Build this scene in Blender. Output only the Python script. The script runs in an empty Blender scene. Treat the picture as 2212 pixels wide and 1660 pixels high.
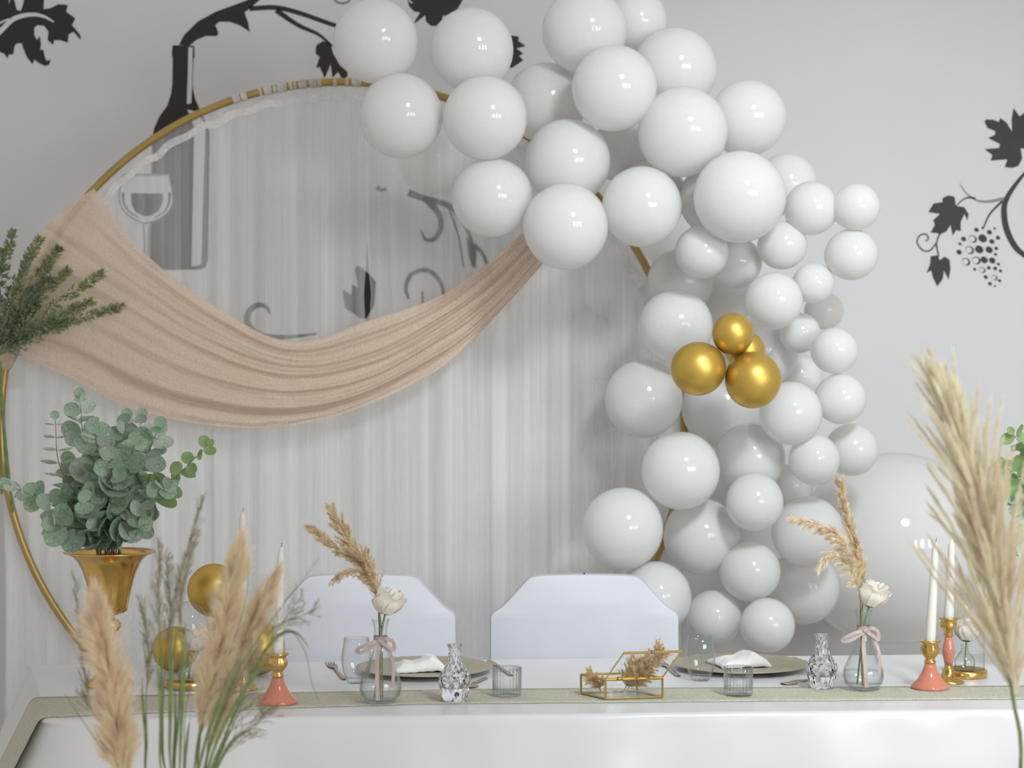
import bpy, math, random
from mathutils import Vector, Matrix, noise as mnoise

# ------------------------------------------------------------------ camera, world, lights, exposure
scene = bpy.context.scene
COL = scene.collection
PI = math.pi
F, CX, CY, CZ = 4000.0, 1106.0, 830.0, 1.43          # focal length in pixels, centre, camera height

cam_d = bpy.data.cameras.new('camera')
cam_d.sensor_width = 36.0
cam_d.lens = F / 2212.0 * 36.0
cam_d.clip_start = 0.05
cam_d.dof.use_dof = True
cam_d.dof.focus_distance = 4.35
cam_d.dof.aperture_fstop = 3.6
cam = bpy.data.objects.new('camera', cam_d)
cam.location = (0, 0, CZ)
cam.rotation_euler = (PI / 2, 0, 0)
COL.objects.link(cam)
scene.camera = cam

world = bpy.data.worlds.new('world')
scene.world = world
world.use_nodes = True
wn = world.node_tree.nodes['Background']
wn.inputs['Color'].default_value = (1.0, 0.975, 0.945, 1)
wn.inputs['Strength'].default_value = 0.53


def aim(o, target):
    o.rotation_euler = (Vector(target) - o.location).to_track_quat('-Z', 'Y').to_euler()


# ceiling lamp in front of the wall, right of the middle
ld = bpy.data.lights.new('ceiling_lamp_light', 'SPOT')
ld.energy = 430.0
ld.color = (0.86, 0.955, 1.0)
ld.shadow_soft_size = 0.34
ld.spot_size = math.radians(62)
ld.spot_blend = 1.0
lo = bpy.data.objects.new('ceiling_lamp_light', ld)
lo.location = (1.35, 1.7, 3.5)
COL.objects.link(lo)
aim(lo, (0.95, 5.6, 0.80))
# daylight from the room's windows, to the right behind the camera
for k in range(3):
    wd = bpy.data.lights.new('window_light', 'AREA')
    wd.shape = 'RECTANGLE'
    wd.size, wd.size_y = 0.6, 1.3
    wd.energy = 44.0
    wd.color = (0.92, 0.975, 1.0)
    wo = bpy.data.objects.new('window_light', wd)
    wo.location = (2.6 + 1.0 * k, -1.2 + 0.35 * k, 1.95)
    COL.objects.link(wo)
    aim(wo, (0.2, 5.0, 1.2))

scene.view_settings.view_transform = 'Standard'
scene.view_settings.look = 'None'
scene.view_settings.exposure = 0.0
scene.view_settings.gamma = 1.0
scene.view_settings.use_curve_mapping = False
scene.cycles.use_denoising = True
scene.cycles.transparent_max_bounces = 24
scene.cycles.max_bounces = 7
scene.cycles.diffuse_bounces = 3
scene.cycles.glossy_bounces = 3
scene.cycles.transmission_bounces = 8
scene.cycles.use_adaptive_sampling = True
scene.cycles.adaptive_threshold = 0.12
scene.cycles.adaptive_min_samples = 12
scene.cycles.caustics_refractive = False
scene.cycles.caustics_reflective = False
scene.cycles.blur_glossy = 0.5

# ------------------------------------------------------------------ helpers
TZ = 0.745            # top of the tablecloth
WALL_Y = 6.1
RING_Y = 5.4


def W(px, py, y):
    """the point at distance y that stands at this place of the photograph"""
    return Vector(((px - CX) * y / F, y, CZ - (py - CY) * y / F))


def on_table(px, py, z=TZ):
    y = (CZ - z) * F / (py - CY)
    return Vector(((px - CX) * y / F, y, z))


def tag(o, label=None, cat=None, group=None, kind=None):
    if label: o['label'] = label
    if cat: o['category'] = cat
    if group: o['group'] = group
    if kind: o['kind'] = kind
    return o


def thing(name, loc, label=None, cat=None, group=None, rz=0):
    o = bpy.data.objects.new(name, None)
    o.empty_display_size = 0.05
    o.location = loc
    o.rotation_euler = (0, 0, rz)
    COL.objects.link(o)
    return tag(o, label, cat, group)


def copy_tree(o, parent=None):
    c = o.copy()
    COL.objects.link(c)
    c.parent = parent
    for ch in list(o.children):
        copy_tree(ch, c)
    return c


def spl(pts, n):
    """Catmull-Rom curve through points of any dimension"""
    pts = [Vector(p) for p in pts]
    if len(pts) == 2:
        return [pts[0].lerp(pts[1], i / (n - 1)) for i in range(n)]
    P = [pts[0] * 2 - pts[1]] + pts + [pts[-1] * 2 - pts[-2]]
    out = []
    m = len(pts) - 1
    for i in range(n):
        t = i / (n - 1) * m
        k = min(int(t), m - 1)
        t -= k
        a, b, c, d = P[k:k + 4]
        out.append(0.5 * ((2 * b) + (c - a) * t + (2 * a - 5 * b + 4 * c - d) * t * t + (3 * b - a - 3 * c + d) * t ** 3))
    return out


class MB:
    def __init__(self):
        self.v, self.f = [], []

    def add(self, vs, fs):
        n = len(self.v)
        self.v += [Vector(p) for p in vs]
        self.f += [tuple(i + n for i in f) for f in fs]
        return self

    def lathe(self, prof, seg=32, at=(0, 0, 0), mod=None, M=None):
        vs, fs = [], []
        for i, (r, z) in enumerate(prof):
            for k in range(seg):
                a = 2 * PI * k / seg
                rr = r * (mod(a, i) if mod else 1)
                p = Vector((rr * math.cos(a), rr * math.sin(a), z))
                if M is not None: p = M @ p
                vs.append(p + Vector(at))
        for i in range(len(prof) - 1):
            for k in range(seg):
                k2 = (k + 1) % seg
                fs.append((i * seg + k, i * seg + k2, (i + 1) * seg + k2, (i + 1) * seg + k))
        if prof[0][0] > 1e-6: fs.append(tuple(range(seg - 1, -1, -1)))
        if prof[-1][0] > 1e-6: fs.append(tuple((len(prof) - 1) * seg + k for k in range(seg)))
        return self.add(vs, fs)

    def tube(self, pts, rad, seg=8, cap=True):
        pts = [Vector(p) for p in pts]
        n = len(pts)
        vs, fs = [], []
        up = Vector((0, 0, 1))
        for i, p in enumerate(pts):
            t = (pts[min(i + 1, n - 1)] - pts[max(i - 1, 0)]).normalized()
            if abs(t.dot(up)) > 0.95: up = Vector((1, 0, 0)) if abs(t.x) < 0.9 else Vector((0, 1, 0))
            a = t.cross(up).normalized()
            b = t.cross(a)
            up = -b if i else up
            r = rad(i / (n - 1)) if callable(rad) else rad
            for k in range(seg):
                w = 2 * PI * k / seg
                vs.append(p + a * (r * math.cos(w)) + b * (r * math.sin(w)))
        for i in range(n - 1):
            for k in range(seg):
                k2 = (k + 1) % seg
                fs.append((i * seg + k, i * seg + k2, (i + 1) * seg + k2, (i + 1) * seg + k))
        if cap:
            fs.append(tuple(range(seg)))
            fs.append(tuple((n - 1) * seg + k for k in range(seg - 1, -1, -1)))
        return self.add(vs, fs)

    def grid(self, rows, closed=False):
        nr, nc = len(rows), len(rows[0])
        vs = [p for r in rows for p in r]
        fs = []
        for i in range(nr - 1):
            for k in range(nc - (0 if closed else 1)):
                k2 = (k + 1) % nc
                fs.append((i * nc + k, i * nc + k2, (i + 1) * nc + k2, (i + 1) * nc + k))
        return self.add(vs, fs)

    def box(self, lo, hi, M=None):
        x0, y0, z0 = lo; x1, y1, z1 = hi
        vs = [Vector(p) for p in ((x0, y0, z0), (x1, y0, z0), (x1, y1, z0), (x0, y1, z0), (x0, y0, z1), (x1, y0, z1), (x1, y1, z1), (x0, y1, z1))]
        if M is not None: vs = [M @ p for p in vs]
        return self.add(vs, [(3, 2, 1, 0), (4, 5, 6, 7), (0, 1, 5, 4), (1, 2, 6, 5), (2, 3, 7, 6), (3, 0, 4, 7)])

    def plate(self, pts, depth):
        """flat outline with a thickness (vector)"""
        n = len(pts)
        d = Vector(depth)
        fs = [tuple(range(n)), tuple(range(2 * n - 1, n - 1, -1))]
        for k in range(n):
            k2 = (k + 1) % n
            fs.append((k, n + k, n + k2, k2))
        return self.add([Vector(p) for p in pts] + [Vector(p) + d for p in pts], fs)

    def build(self, name, mat, parent=None, origin=None, smooth=True, angle=None):
        me = bpy.data.meshes.new(name)
        o3 = Vector(origin) if origin is not None else (Vector(parent.location) if parent is not None and parent.parent is None else Vector((0, 0, 0)))
        if origin is None and parent is None: o3 = Vector((0, 0, 0))
        me.from_pydata([tuple(p - o3) for p in self.v], [], self.f)
        me.update()
        if smooth: me.polygons.foreach_set('use_smooth', [True] * len(me.polygons))
        me.materials.append(mat)
        o = bpy.data.objects.new(name, me)
        COL.objects.link(o)
        if parent is not None: o.parent = parent
        if parent is None and origin is not None: o.location = o3
        if angle:
            m = o.modifiers.new('edges', 'EDGE_SPLIT')
            m.split_angle = math.radians(angle)
        return o


LOC = (0, 0, 0)   # origin for parts modelled in their thing's own space

# ------------------------------------------------------------------ materials
MATS = {}


def mat(name, col, rough=0.5, metal=0.0, var=0.0, scale=30.0, bump=0.0, bscale=200.0, trans=0.0, ior=1.45, coat=0.0, sub=0.0, transl=0.0, alpha=1.0, sheen=0.0, coords='Object', stretch=(1, 1, 1), spec=0.5):
    m = bpy.data.materials.new(name)
    m.use_nodes = True
    nt = m.node_tree
    b = nt.nodes['Principled BSDF']
    out = nt.nodes['Material Output']
    b.inputs['Base Color'].default_value = (*col, 1)
    b.inputs['Roughness'].default_value = rough
    b.inputs['Metallic'].default_value = metal
    b.inputs['Transmission Weight'].default_value = trans
    b.inputs['IOR'].default_value = ior
    b.inputs['Coat Weight'].default_value = coat
    b.inputs['Coat Roughness'].default_value = 0.08
    b.inputs['Subsurface Weight'].default_value = sub
    b.inputs['Sheen Weight'].default_value = sheen
    b.inputs['Alpha'].default_value = alpha
    b.inputs['Specular IOR Level'].default_value = spec
    tc = mp = None
    if var or bump:
        tc = nt.nodes.new('ShaderNodeTexCoord')
        mp = nt.nodes.new('ShaderNodeMapping')
        mp.inputs['Scale'].default_value = stretch
        nt.links.new(tc.outputs[coords], mp.inputs[0])
    if var:
        nz = nt.nodes.new('ShaderNodeTexNoise')
        nz.inputs['Scale'].default_value = scale
        nz.inputs['Detail'].default_value = 5
        nt.links.new(mp.outputs[0], nz.inputs['Vector'])
        rp = nt.nodes.new('ShaderNodeValToRGB')
        rp.color_ramp.elements[0].position = 0.3
        rp.color_ramp.elements[1].position = 0.7
        rp.color_ramp.elements[0].color = (*[max(0, c * (1 - var)) for c in col], 1)
        rp.color_ramp.elements[1].color = (*[min(1, c * (1 + var)) for c in col], 1)
        nt.links.new(nz.outputs['Fac'], rp.inputs[0])
        nt.links.new(rp.outputs[0], b.inputs['Base Color'])
    if bump:
        n2 = nt.nodes.new('ShaderNodeTexNoise')
        n2.inputs['Scale'].default_value = bscale
        n2.inputs['Detail'].default_value = 3
        nt.links.new(mp.outputs[0], n2.inputs['Vector'])
        bp = nt.nodes.new('ShaderNodeBump')
        bp.inputs['Strength'].default_value = bump
        bp.inputs['Distance'].default_value = 0.01
        nt.links.new(n2.outputs['Fac'], bp.inputs['Height'])
        nt.links.new(bp.outputs[0], b.inputs['Normal'])
    if transl:
        tr = nt.nodes.new('ShaderNodeBsdfTranslucent')
        src = b.inputs['Base Color']
        if src.is_linked: nt.links.new(src.links[0].from_socket, tr.inputs['Color'])
        else: tr.inputs['Color'].default_value = (*col, 1)
        mx = nt.nodes.new('ShaderNodeMixShader')
        mx.inputs[0].default_value = transl
        nt.links.new(b.outputs[0], mx.inputs[1])
        nt.links.new(tr.outputs[0], mx.inputs[2])
        nt.links.new(mx.outputs[0], out.inputs['Surface'])
    MATS[name] = m
    return m


def sheer(name, col, lo, hi, stretch, scale, transl=0.45, weave=None):
    """see-through cloth: threads with open space between them; density varies along the threads"""
    m = mat(name, col, 0.85, transl=transl)
    nt = m.node_tree
    out = nt.nodes['Material Output']
    body = out.inputs['Surface'].links[0].from_socket
    tc = nt.nodes.new('ShaderNodeTexCoord')
    mp = nt.nodes.new('ShaderNodeMapping')
    mp.inputs['Scale'].default_value = stretch
    nt.links.new(tc.outputs['Object'], mp.inputs[0])
    nz = nt.nodes.new('ShaderNodeTexNoise')
    nz.inputs['Scale'].default_value = scale
    nz.inputs['Detail'].default_value = 2
    nt.links.new(mp.outputs[0], nz.inputs['Vector'])
    mr = nt.nodes.new('ShaderNodeMapRange')
    mr.inputs['From Min'].default_value = 0.32
    mr.inputs['From Max'].default_value = 0.68
    mr.inputs['To Min'].default_value = lo
    mr.inputs['To Max'].default_value = hi
    nt.links.new(nz.outputs['Fac'], mr.inputs['Value'])
    tp = nt.nodes.new('ShaderNodeBsdfTransparent')
    mx = nt.nodes.new('ShaderNodeMixShader')
    nt.links.new(mr.outputs[0], mx.inputs[0])
    nt.links.new(tp.outputs[0], mx.inputs[1])
    nt.links.new(body, mx.inputs[2])
    nt.links.new(mx.outputs[0], out.inputs['Surface'])
    return m


def thin_glass(name, edge=(0.62, 0.66, 0.66), refl=0.5, power=3.0, rough=0.03):
    """clear thin-walled glass: see-through face on, greyer and more mirror-like towards the rim"""
    m = bpy.data.materials.new(name)
    m.use_nodes = True
    nt = m.node_tree
    nt.nodes.remove(nt.nodes['Principled BSDF'])
    out = nt.nodes['Material Output']
    lw = nt.nodes.new('ShaderNodeLayerWeight')
    lw.inputs['Blend'].default_value = 0.5
    pw = nt.nodes.new('ShaderNodeMath'); pw.operation = 'POWER'
    pw.inputs[1].default_value = power
    nt.links.new(lw.outputs['Facing'], pw.inputs[0])
    ml = nt.nodes.new('ShaderNodeMath'); ml.operation = 'MULTIPLY_ADD'
    ml.inputs[1].default_value = refl
    ml.inputs[2].default_value = 0.035
    nt.links.new(pw.outputs[0], ml.inputs[0])
    cm = nt.nodes.new('ShaderNodeMixRGB')
    cm.inputs[1].default_value = (0.975, 0.985, 0.985, 1)
    cm.inputs[2].default_value = (*edge, 1)
    nt.links.new(pw.outputs[0], cm.inputs[0])
    tp = nt.nodes.new('ShaderNodeBsdfTransparent')
    nt.links.new(cm.outputs[0], tp.inputs['Color'])
    gl = nt.nodes.new('ShaderNodeBsdfGlossy')
    gl.inputs['Roughness'].default_value = rough
    mx = nt.nodes.new('ShaderNodeMixShader')
    nt.links.new(ml.outputs[0], mx.inputs[0])
    nt.links.new(tp.outputs[0], mx.inputs[1])
    nt.links.new(gl.outputs[0], mx.inputs[2])
    nt.links.new(mx.outputs[0], out.inputs['Surface'])
    MATS[name] = m
    return m


mat('wall_paint', (0.605, 0.60, 0.595), 0.75, var=0.015, scale=3, bump=0.04, bscale=120)
mat('floor_tile', (0.84, 0.80, 0.76), 0.35, var=0.08, scale=6)
mat('decal_black', (0.020, 0.015, 0.016), 0.55, var=0.15, scale=40)
mat('decal_grey', (0.20, 0.19, 0.20), 0.55, var=0.1, scale=40)
mat('decal_light', (0.60, 0.60, 0.595), 0.7, var=0.02, scale=10)
mat('balloon_white', (0.88, 0.875, 0.86), 0.055, var=0.010, scale=12, transl=0.42, coat=0.1)
mat('balloon_pearl', (0.90, 0.89, 0.87), 0.12, var=0.015, scale=12, transl=0.42)
mat('balloon_gold', (0.62, 0.41, 0.09), 0.42, metal=0.8, var=0.05, scale=14)
mat('ring_gold', (0.42, 0.29, 0.10), 0.38, metal=0.7, var=0.08, scale=20)
mat('brass', (0.72, 0.46, 0.15), 0.20, metal=1.0, var=0.05, scale=30, bump=0.02, bscale=60)
mat('box_brass', (0.66, 0.47, 0.16), 0.28, metal=0.9, var=0.08, scale=60)
mat('cutlery', (0.46, 0.36, 0.24), 0.28, metal=0.85, var=0.08, scale=60)
mat('charger_gold', (0.50, 0.44, 0.33), 0.45, metal=0.55, var=0.05, scale=50, bump=0.05, bscale=300)
mat('satin', (0.69, 0.69, 0.695), 0.27, var=0.02, scale=6, bump=0.05, bscale=9, sheen=0.2)
mat('chair_cloth', (0.66, 0.665, 0.71), 0.7, var=0.02, scale=8, bump=0.03, bscale=300, sheen=0.2)
mat('chair_piping', (0.64, 0.60, 0.64), 0.7, var=0.02, scale=30)
mat('runner', (0.60, 0.575, 0.46), 0.9, var=0.22, scale=260, bump=0.5, bscale=420)
mat('napkin', (0.84, 0.83, 0.81), 0.85, var=0.02, scale=60, bump=0.2, bscale=260)
mat('coral_glass', (0.58, 0.20, 0.13), 0.07, var=0.04, scale=20, coat=0.6)
mat('wax', (0.84, 0.80, 0.74), 0.45, var=0.02, scale=30, transl=0.15)
mat('wick', (0.06, 0.05, 0.05), 0.9, var=0.2, scale=200)
thin_glass('glass', (0.77, 0.785, 0.78), 0.6)
thin_glass('cut_glass', (0.78, 0.80, 0.80), 0.8, 1.6, 0.08)
mat('crystal', (1, 1, 1), 0.0, trans=1.0, ior=1.40)
thin_glass('thin_glass')
thin_glass('pane_glass', (0.9, 0.92, 0.92), 0.15, 4.0)
thin_glass('water', (0.8, 0.84, 0.84), 0.25, 3.0)
mat('rose', (0.93, 0.89, 0.80), 0.6, var=0.04, scale=40, transl=0.25)
mat('rose_blush', (0.93, 0.85, 0.78), 0.6, var=0.04, scale=40, transl=0.25)
mat('green_stem', (0.16, 0.22, 0.075), 0.55, var=0.3, scale=40)
mat('olive_stem', (0.26, 0.24, 0.10), 0.6, var=0.3, scale=60)
mat('ribbon', (0.55, 0.43, 0.40), 0.55, var=0.06, scale=40, sheen=0.3, transl=0.2)
mat('eucalyptus', (0.35, 0.47, 0.345), 0.55, var=0.30, scale=9, transl=0.25, coords='Object')
mat('eucalyptus_pale', (0.52, 0.60, 0.51), 0.6, var=0.2, scale=9, transl=0.25)
mat('eucalyptus_young', (0.28, 0.40, 0.17), 0.55, var=0.2, scale=20, transl=0.3)
mat('twig', (0.20, 0.13, 0.09), 0.7, var=0.3, scale=60)
mat('box_leaf', (0.22, 0.28, 0.17), 0.55, var=0.4, scale=30, transl=0.25)
mat('box_leaf_olive', (0.36, 0.36, 0.15), 0.55, var=0.3, scale=30, transl=0.3)
mat('pampas_tan', (0.98, 0.80, 0.61), 0.9, var=0.14, scale=45, transl=0.5, stretch=(1, 1, 0.35))
mat('pampas_brown', (0.90, 0.69, 0.48), 0.9, var=0.28, scale=70, transl=0.5)
mat('pampas_cream', (1.0, 0.86, 0.68), 0.9, var=0.14, scale=35, transl=0.5, stretch=(1, 1, 0.35))
mat('pampas_core', (0.40, 0.32, 0.15), 0.9, var=0.3, scale=60)
mat('grass_seed', (0.42, 0.37, 0.25), 0.9, var=0.3, scale=80, transl=0.2)
mat('dried_flower', (0.76, 0.55, 0.30), 0.9, var=0.35, scale=140, transl=0.3)
mat('ceramic', (0.72, 0.70, 0.67), 0.4, var=0.03, scale=20)
mat('dark_metal', (0.25, 0.25, 0.26), 0.4, metal=0.8, var=0.1, scale=20)
mat('table_wood', (0.35, 0.25, 0.16), 0.5, var=0.25, scale=12, stretch=(1, 8, 1))
sheer('voile', (0.96, 0.95, 0.94), 0.20, 0.42, (9, 9, 0.05), 3.2, transl=0.22)
sheer('voile_brightening', (0.96, 0.955, 0.945), 0.40, 0.72, (9, 9, 0.05), 4.1, transl=0.2)  # for the added layer that lightens the lower curtain
sheer('voile_heading', (0.84, 0.83, 0.82), 0.62, 0.92, (20, 20, 20), 3.0, transl=0.35)
sheer('gauze', (0.79, 0.63, 0.49), 0.66, 0.98, (1, 1, 1), 260.0, transl=0.35)
m = MATS['gauze']

# ------------------------------------------------------------------ the room
w = MB().box((-3.6, WALL_Y, -0.05), (3.6, WALL_Y + 0.15, 3.2)).build('wall_back', MATS['wall_paint'], smooth=False)
tag(w, 'plain pale grey painted wall behind the ring', 'wall', kind='structure')
fl = MB().box((-3.6, -1.5, -0.1), (3.6, WALL_Y, 0.0)).build('floor', MATS['floor_tile'], smooth=False)
tag(fl, 'grey tiled floor under the table', 'floor', kind='structure')

# ------------------------------------------------------------------ wall stickers (flat vinyl on the wall)
def crop(x0, y0, s):
    return lambda pts: [(x0 + p[0] * s, y0 + p[1] * s) for p in pts]


C1, C2, C4, C5, C8 = crop(0, 0, 0.3617), crop(700, 0, 0.3617), crop(0, 480, 0.3617), crop(700, 500, 0.3617), crop(1900, 200, 0.265)


def sticker_fill(parent, name, pts, m='decal_black', layer=0):
    y = WALL_Y - 0.0012 - layer * 0.0008
    P = [W(p[0], p[1], WALL_Y) for p in pts]
    P = [Vector((p.x, y, p.z)) for p in P]
    return MB().plate(P, (0, 0.0006, 0)).build(name, MATS[m], parent, smooth=False)


def sticker_line(parent, name, pts, w0, w1=None, wm=None, m='decal_black', layer=0, n=30):
    """vine or outline of varying width"""
    w1 = w0 if w1 is None else w1
    c = spl(pts, n)
    L, R = [], []
    for i, p in enumerate(c):
        t = (c[min(i + 1, n - 1)] - c[max(i - 1, 0)])
        t = t / (t.length or 1)
        k = i / (n - 1)
        ww = w0 + (w1 - w0) * k
        if wm is not None: ww = (w0 * (1 - k) ** 2 + 2 * wm * k * (1 - k) * 1.0 + w1 * k * k)
        d = Vector((-t.y, t.x)) * ww * 0.5
        L.append(p + d); R.append(p - d)
    y = WALL_Y - 0.0012 - layer * 0.0008
    rows = [[Vector((W(a.x, a.y, WALL_Y).x, y, W(a.x, a.y, WALL_Y).z)) for a in S] for S in (L, R)]
    back = [[p + Vector((0, 0.0006, 0)) for p in r] for r in rows]
    mb = MB().grid([rows[0], rows[1], back[1], back[0], rows[0]])
    return mb.build(name, MATS[m], parent, smooth=False)


def sticker(px, py, label, name='wall_sticker'):
    return thing(name, W(px, py, WALL_Y), label, 'wall sticker', 'black vine wall stickers')


# cut-out leaf, top left corner
d = sticker(85, 70, 'black vine leaf wall sticker with pale vein in the top left corner')
sticker_fill(d, 'leaf', C1([(-160, 60), (-120, -60), (45, -80), (55, 30), (65, -20), (85, 0), (100, 60), (125, 65), (140, 20), (150, -60), (265, -60), (260, 55), (300, 50), (350, 25), (405, 30), (395, 70), (450, 110), (430, 150), (480, 210), (482, 240), (440, 190), (410, 205), (405, 255), (360, 240), (325, 240), (318, 268), (285, 240), (290, 190), (265, 155), (225, 150), (205, 165), (205, 210), (222, 240), (238, 215), (245, 265), (240, 300), (258, 295), (268, 340), (280, 365), (302, 355), (295, 385), (270, 395), (230, 375), (205, 355), (195, 385), (160, 340), (140, 290), (130, 258), (100, 260), (85, 280), (80, 325), (55, 325), (42, 350), (30, 325), (0, 310), (-60, 330), (-120, 250)]))
sticker_line(d, 'vein', C1([(-120, 290), (0, 190), (80, 115), (180, 88), (260, 98), (322, 132)]), 11, 3, 12, 'decal_light', 1)
tag(sticker_line(d, 'vein', C1([(-60, 175), (20, 128), (70, 108)]), 5, 2, None, 'decal_light', 1))

# bottle, vine and glass
d = sticker(390, 585, 'black wine bottle wall sticker with white highlight stripe, rising behind the ring', 'bottle_sticker')
sticker_fill(d, 'bottle', C1([(1030, 275), (1040, 270), (1160, 275), (1162, 340), (1155, 350), (1150, 520), (1165, 590), (1195, 660), (1235, 740), (1252, 800), (1240, 1560), (1225, 1600), (1195, 1612), (893, 1612), (900, 1300), (910, 830), (920, 770), (950, 700), (1000, 630), (1022, 560), (1030, 500), (1032, 340), (1027, 335)]))
sticker_fill(d, 'neck_highlight', C1([(1126, 282), (1152, 284), (1148, 500), (1143, 618), (1116, 622), (1122, 450)]), 'decal_light', 1)
sticker_fill(d, 'body_highlight', C1([(1120, 655), (1180, 668), (1215, 730), (1226, 770), (1203, 1560), (1196, 1585), (1144, 1592), (1160, 760)]), 'decal_light', 1)
d2 = sticker(310, 590, 'outlined wine glass wall sticker with dark wine, left of the bottle', 'glass_sticker')
sticker_fill(d2, 'bowl', C1([(745, 1035), (1012, 1040), (1030, 1130), (1035, 1200), (1010, 1270), (950, 1312), (890, 1332), (855, 1332), (800, 1312), (740, 1262), (712, 1200), (715, 1130), (728, 1070)]), 'decal_light', 2)
sticker_fill(d2, 'wine', C1([(785, 1155), (975, 1158), (972, 1210), (945, 1262), (900, 1290), (855, 1290), (810, 1265), (787, 1220)]), 'decal_black', 3)
sticker_line(d2, 'bowl_outline', C1([(735, 1045), (716, 1140), (716, 1200), (745, 1265), (820, 1318), (875, 1332), (945, 1312), (1010, 1262), (1033, 1200), (1026, 1120), (1008, 1045)]), 2.4, m='decal_grey', layer=3)
sticker_line(d2, 'rim', C1([(740, 1042), (875, 1046), (1010, 1042)]), 3.5, m='decal_grey', layer=3)
sticker_line(d2, 'shading', C1([(735, 1150), (740, 1210), (770, 1262), (830, 1300)]), 5, 1.5, m='decal_black', layer=3)
sticker_line(d2, 'shading', C1([(1015, 1150), (1010, 1210), (985, 1262), (925, 1302)]), 5, 1.5, m='decal_black', layer=3)
sticker_fill(d2, 'stem', C1([(850, 1338), (905, 1338), (897, 1400), (897, 1660), (860, 1660), (860, 1400)]), 'decal_light', 2)
sticker_line(d2, 'stem_outline', C1([(858, 1340), (864, 1420), (864, 1650)]), 3.0, m='decal_grey', layer=3)
sticker_line(d2, 'stem_outline', C1([(898, 1340), (888, 1420), (888, 1650)]), 3.0, m='decal_grey', layer=3)
d = sticker(500, 60, 'black thorned vine wall sticker curving out of the bottle neck')
sticker_fill(d, 'vine', C1([(1070, 268), (1100, 210), (1180, 130), (1290, 70), (1400, 30), (1480, 0), (1560, -60), (1640, -60), (1550, 0), (1500, 45), (1460, 75), (1480, 130), (1492, 190), (1430, 150), (1370, 130), (1310, 130), (1285, 150), (1305, 195), (1295, 215), (1230, 215), (1170, 240), (1130, 275)]), layer=0)
sticker_line(d, 'tendril', C1([(1490, 52), (1650, 46), (1800, 82), (1990, 148), (2150, 190)]), 10, 7, 11)
sticker_line(d, 'tendril', C1([(1650, 62), (1780, 150), (1900, 205), (1985, 275)]), 11, 4, 8)
sticker_fill(d, 'leaf', C1([(1885, 320), (1890, 270), (1930, 245), (1975, 265), (1990, 320), (2030, 390), (2075, 430), (2075, 480), (2050, 490), (2020, 430), (1985, 465), (1975, 380), (1940, 468), (1910, 400), (1888, 405), (1910, 340)]))
sticker_line(d, 'tendril', C1([(1985, -30), (2010, 10), (2050, 20), (2085, 5), (2095, -30)]), 5, 4, m='decal_grey')
# leaf between the balloons, top
d = sticker(940, 25, 'black vine leaf wall sticker at the top edge between two balloons')
sticker_fill(d, 'leaf', C2([(500, 0), (510, 40), (540, 70), (575, 75), (540, 130), (545, 138), (605, 90), (610, 130), (640, 155), (670, 155), (705, 120), (708, 95), (760, 85), (800, 50), (828, 0), (860, -90), (680, -140), (480, -90)]))
sticker_line(d, 'vein', C2([(505, -20), (515, 10), (530, 20)]), 4, 2, m='decal_light', layer=1)
d = sticker(1115, 112, 'black fringed leaf wall sticker peeking out right of a large balloon')
sticker_fill(d, 'leaf', C2([(1000, 230), (1120, 212), (1165, 220), (1160, 245), (1205, 275), (1150, 290), (1190, 320), (1165, 335), (1190, 360), (1125, 405), (1000, 400)]))
# pieces seen through the curtain
d = sticker(930, 480, 'dark scroll wall sticker veiled by the curtain, left of the balloons')
sticker_line(d, 'vine', C2([(505, 1150), (585, 1182), (660, 1200), (760, 1240), (840, 1340), (900, 1500)]), 15, 7, 12)
sticker_fill(d, 'thorn', C2([(580, 1178), (655, 1192), (700, 1270), (650, 1262), (610, 1220)]))
sticker_line(d, 'curl', C2([(650, 1230), (690, 1290), (695, 1370), (655, 1430), (605, 1428), (578, 1375)]), 12, 3, 13)
sticker_fill(d, 'thorn', C2([(850, 1422), (880, 1450), (912, 1492), (905, 1600), (885, 1592), (865, 1530)]))
sticker_line(d, 'tendril', C2([(315, 1118), (340, 1135), (375, 1128)]), 10, 5, m='decal_grey')
sticker_line(d, 'tendril', C2([(740, 1230), (800, 1400), (835, 1600)]), 4, 3)
d = sticker(905, 620, 'dark round curl wall sticker veiled by the curtain just above the drape')
sticker_line(d, 'curl', C5([(505, 405), (488, 340), (512, 268), (580, 232), (645, 246), (700, 315), (720, 420)]), 5, 5, 14)
sticker_line(d, 'tendril', C5([(585, 360), (588, 420), (560, 480)]), 4, 3)
sticker_line(d, 'tendril', C5([(900, 80), (960, 160), (1040, 400), (1100, 440), (1040, 520), (1010, 620)]), 8, 4)
d = sticker(775, 640, 'dark leaf wall sticker at the slit between the two curtain panels')
sticker_fill(d, 'leaf', C5([(185, 225), (200, 205), (240, 230), (275, 262), (310, 300), (300, 440), (255, 520), (215, 520), (125, 455), (112, 345), (165, 382), (168, 320), (205, 338)]))
d = sticker(600, 700, 'dark curling tendril wall sticker above the middle of the drape')
sticker_line(d, 'curl', C4([(1612, 548), (1590, 508), (1540, 495), (1495, 525), (1475, 580), (1500, 640), (1560, 678), (1650, 688), (1750, 684), (1890, 668)]), 4, 4, 24)

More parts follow.
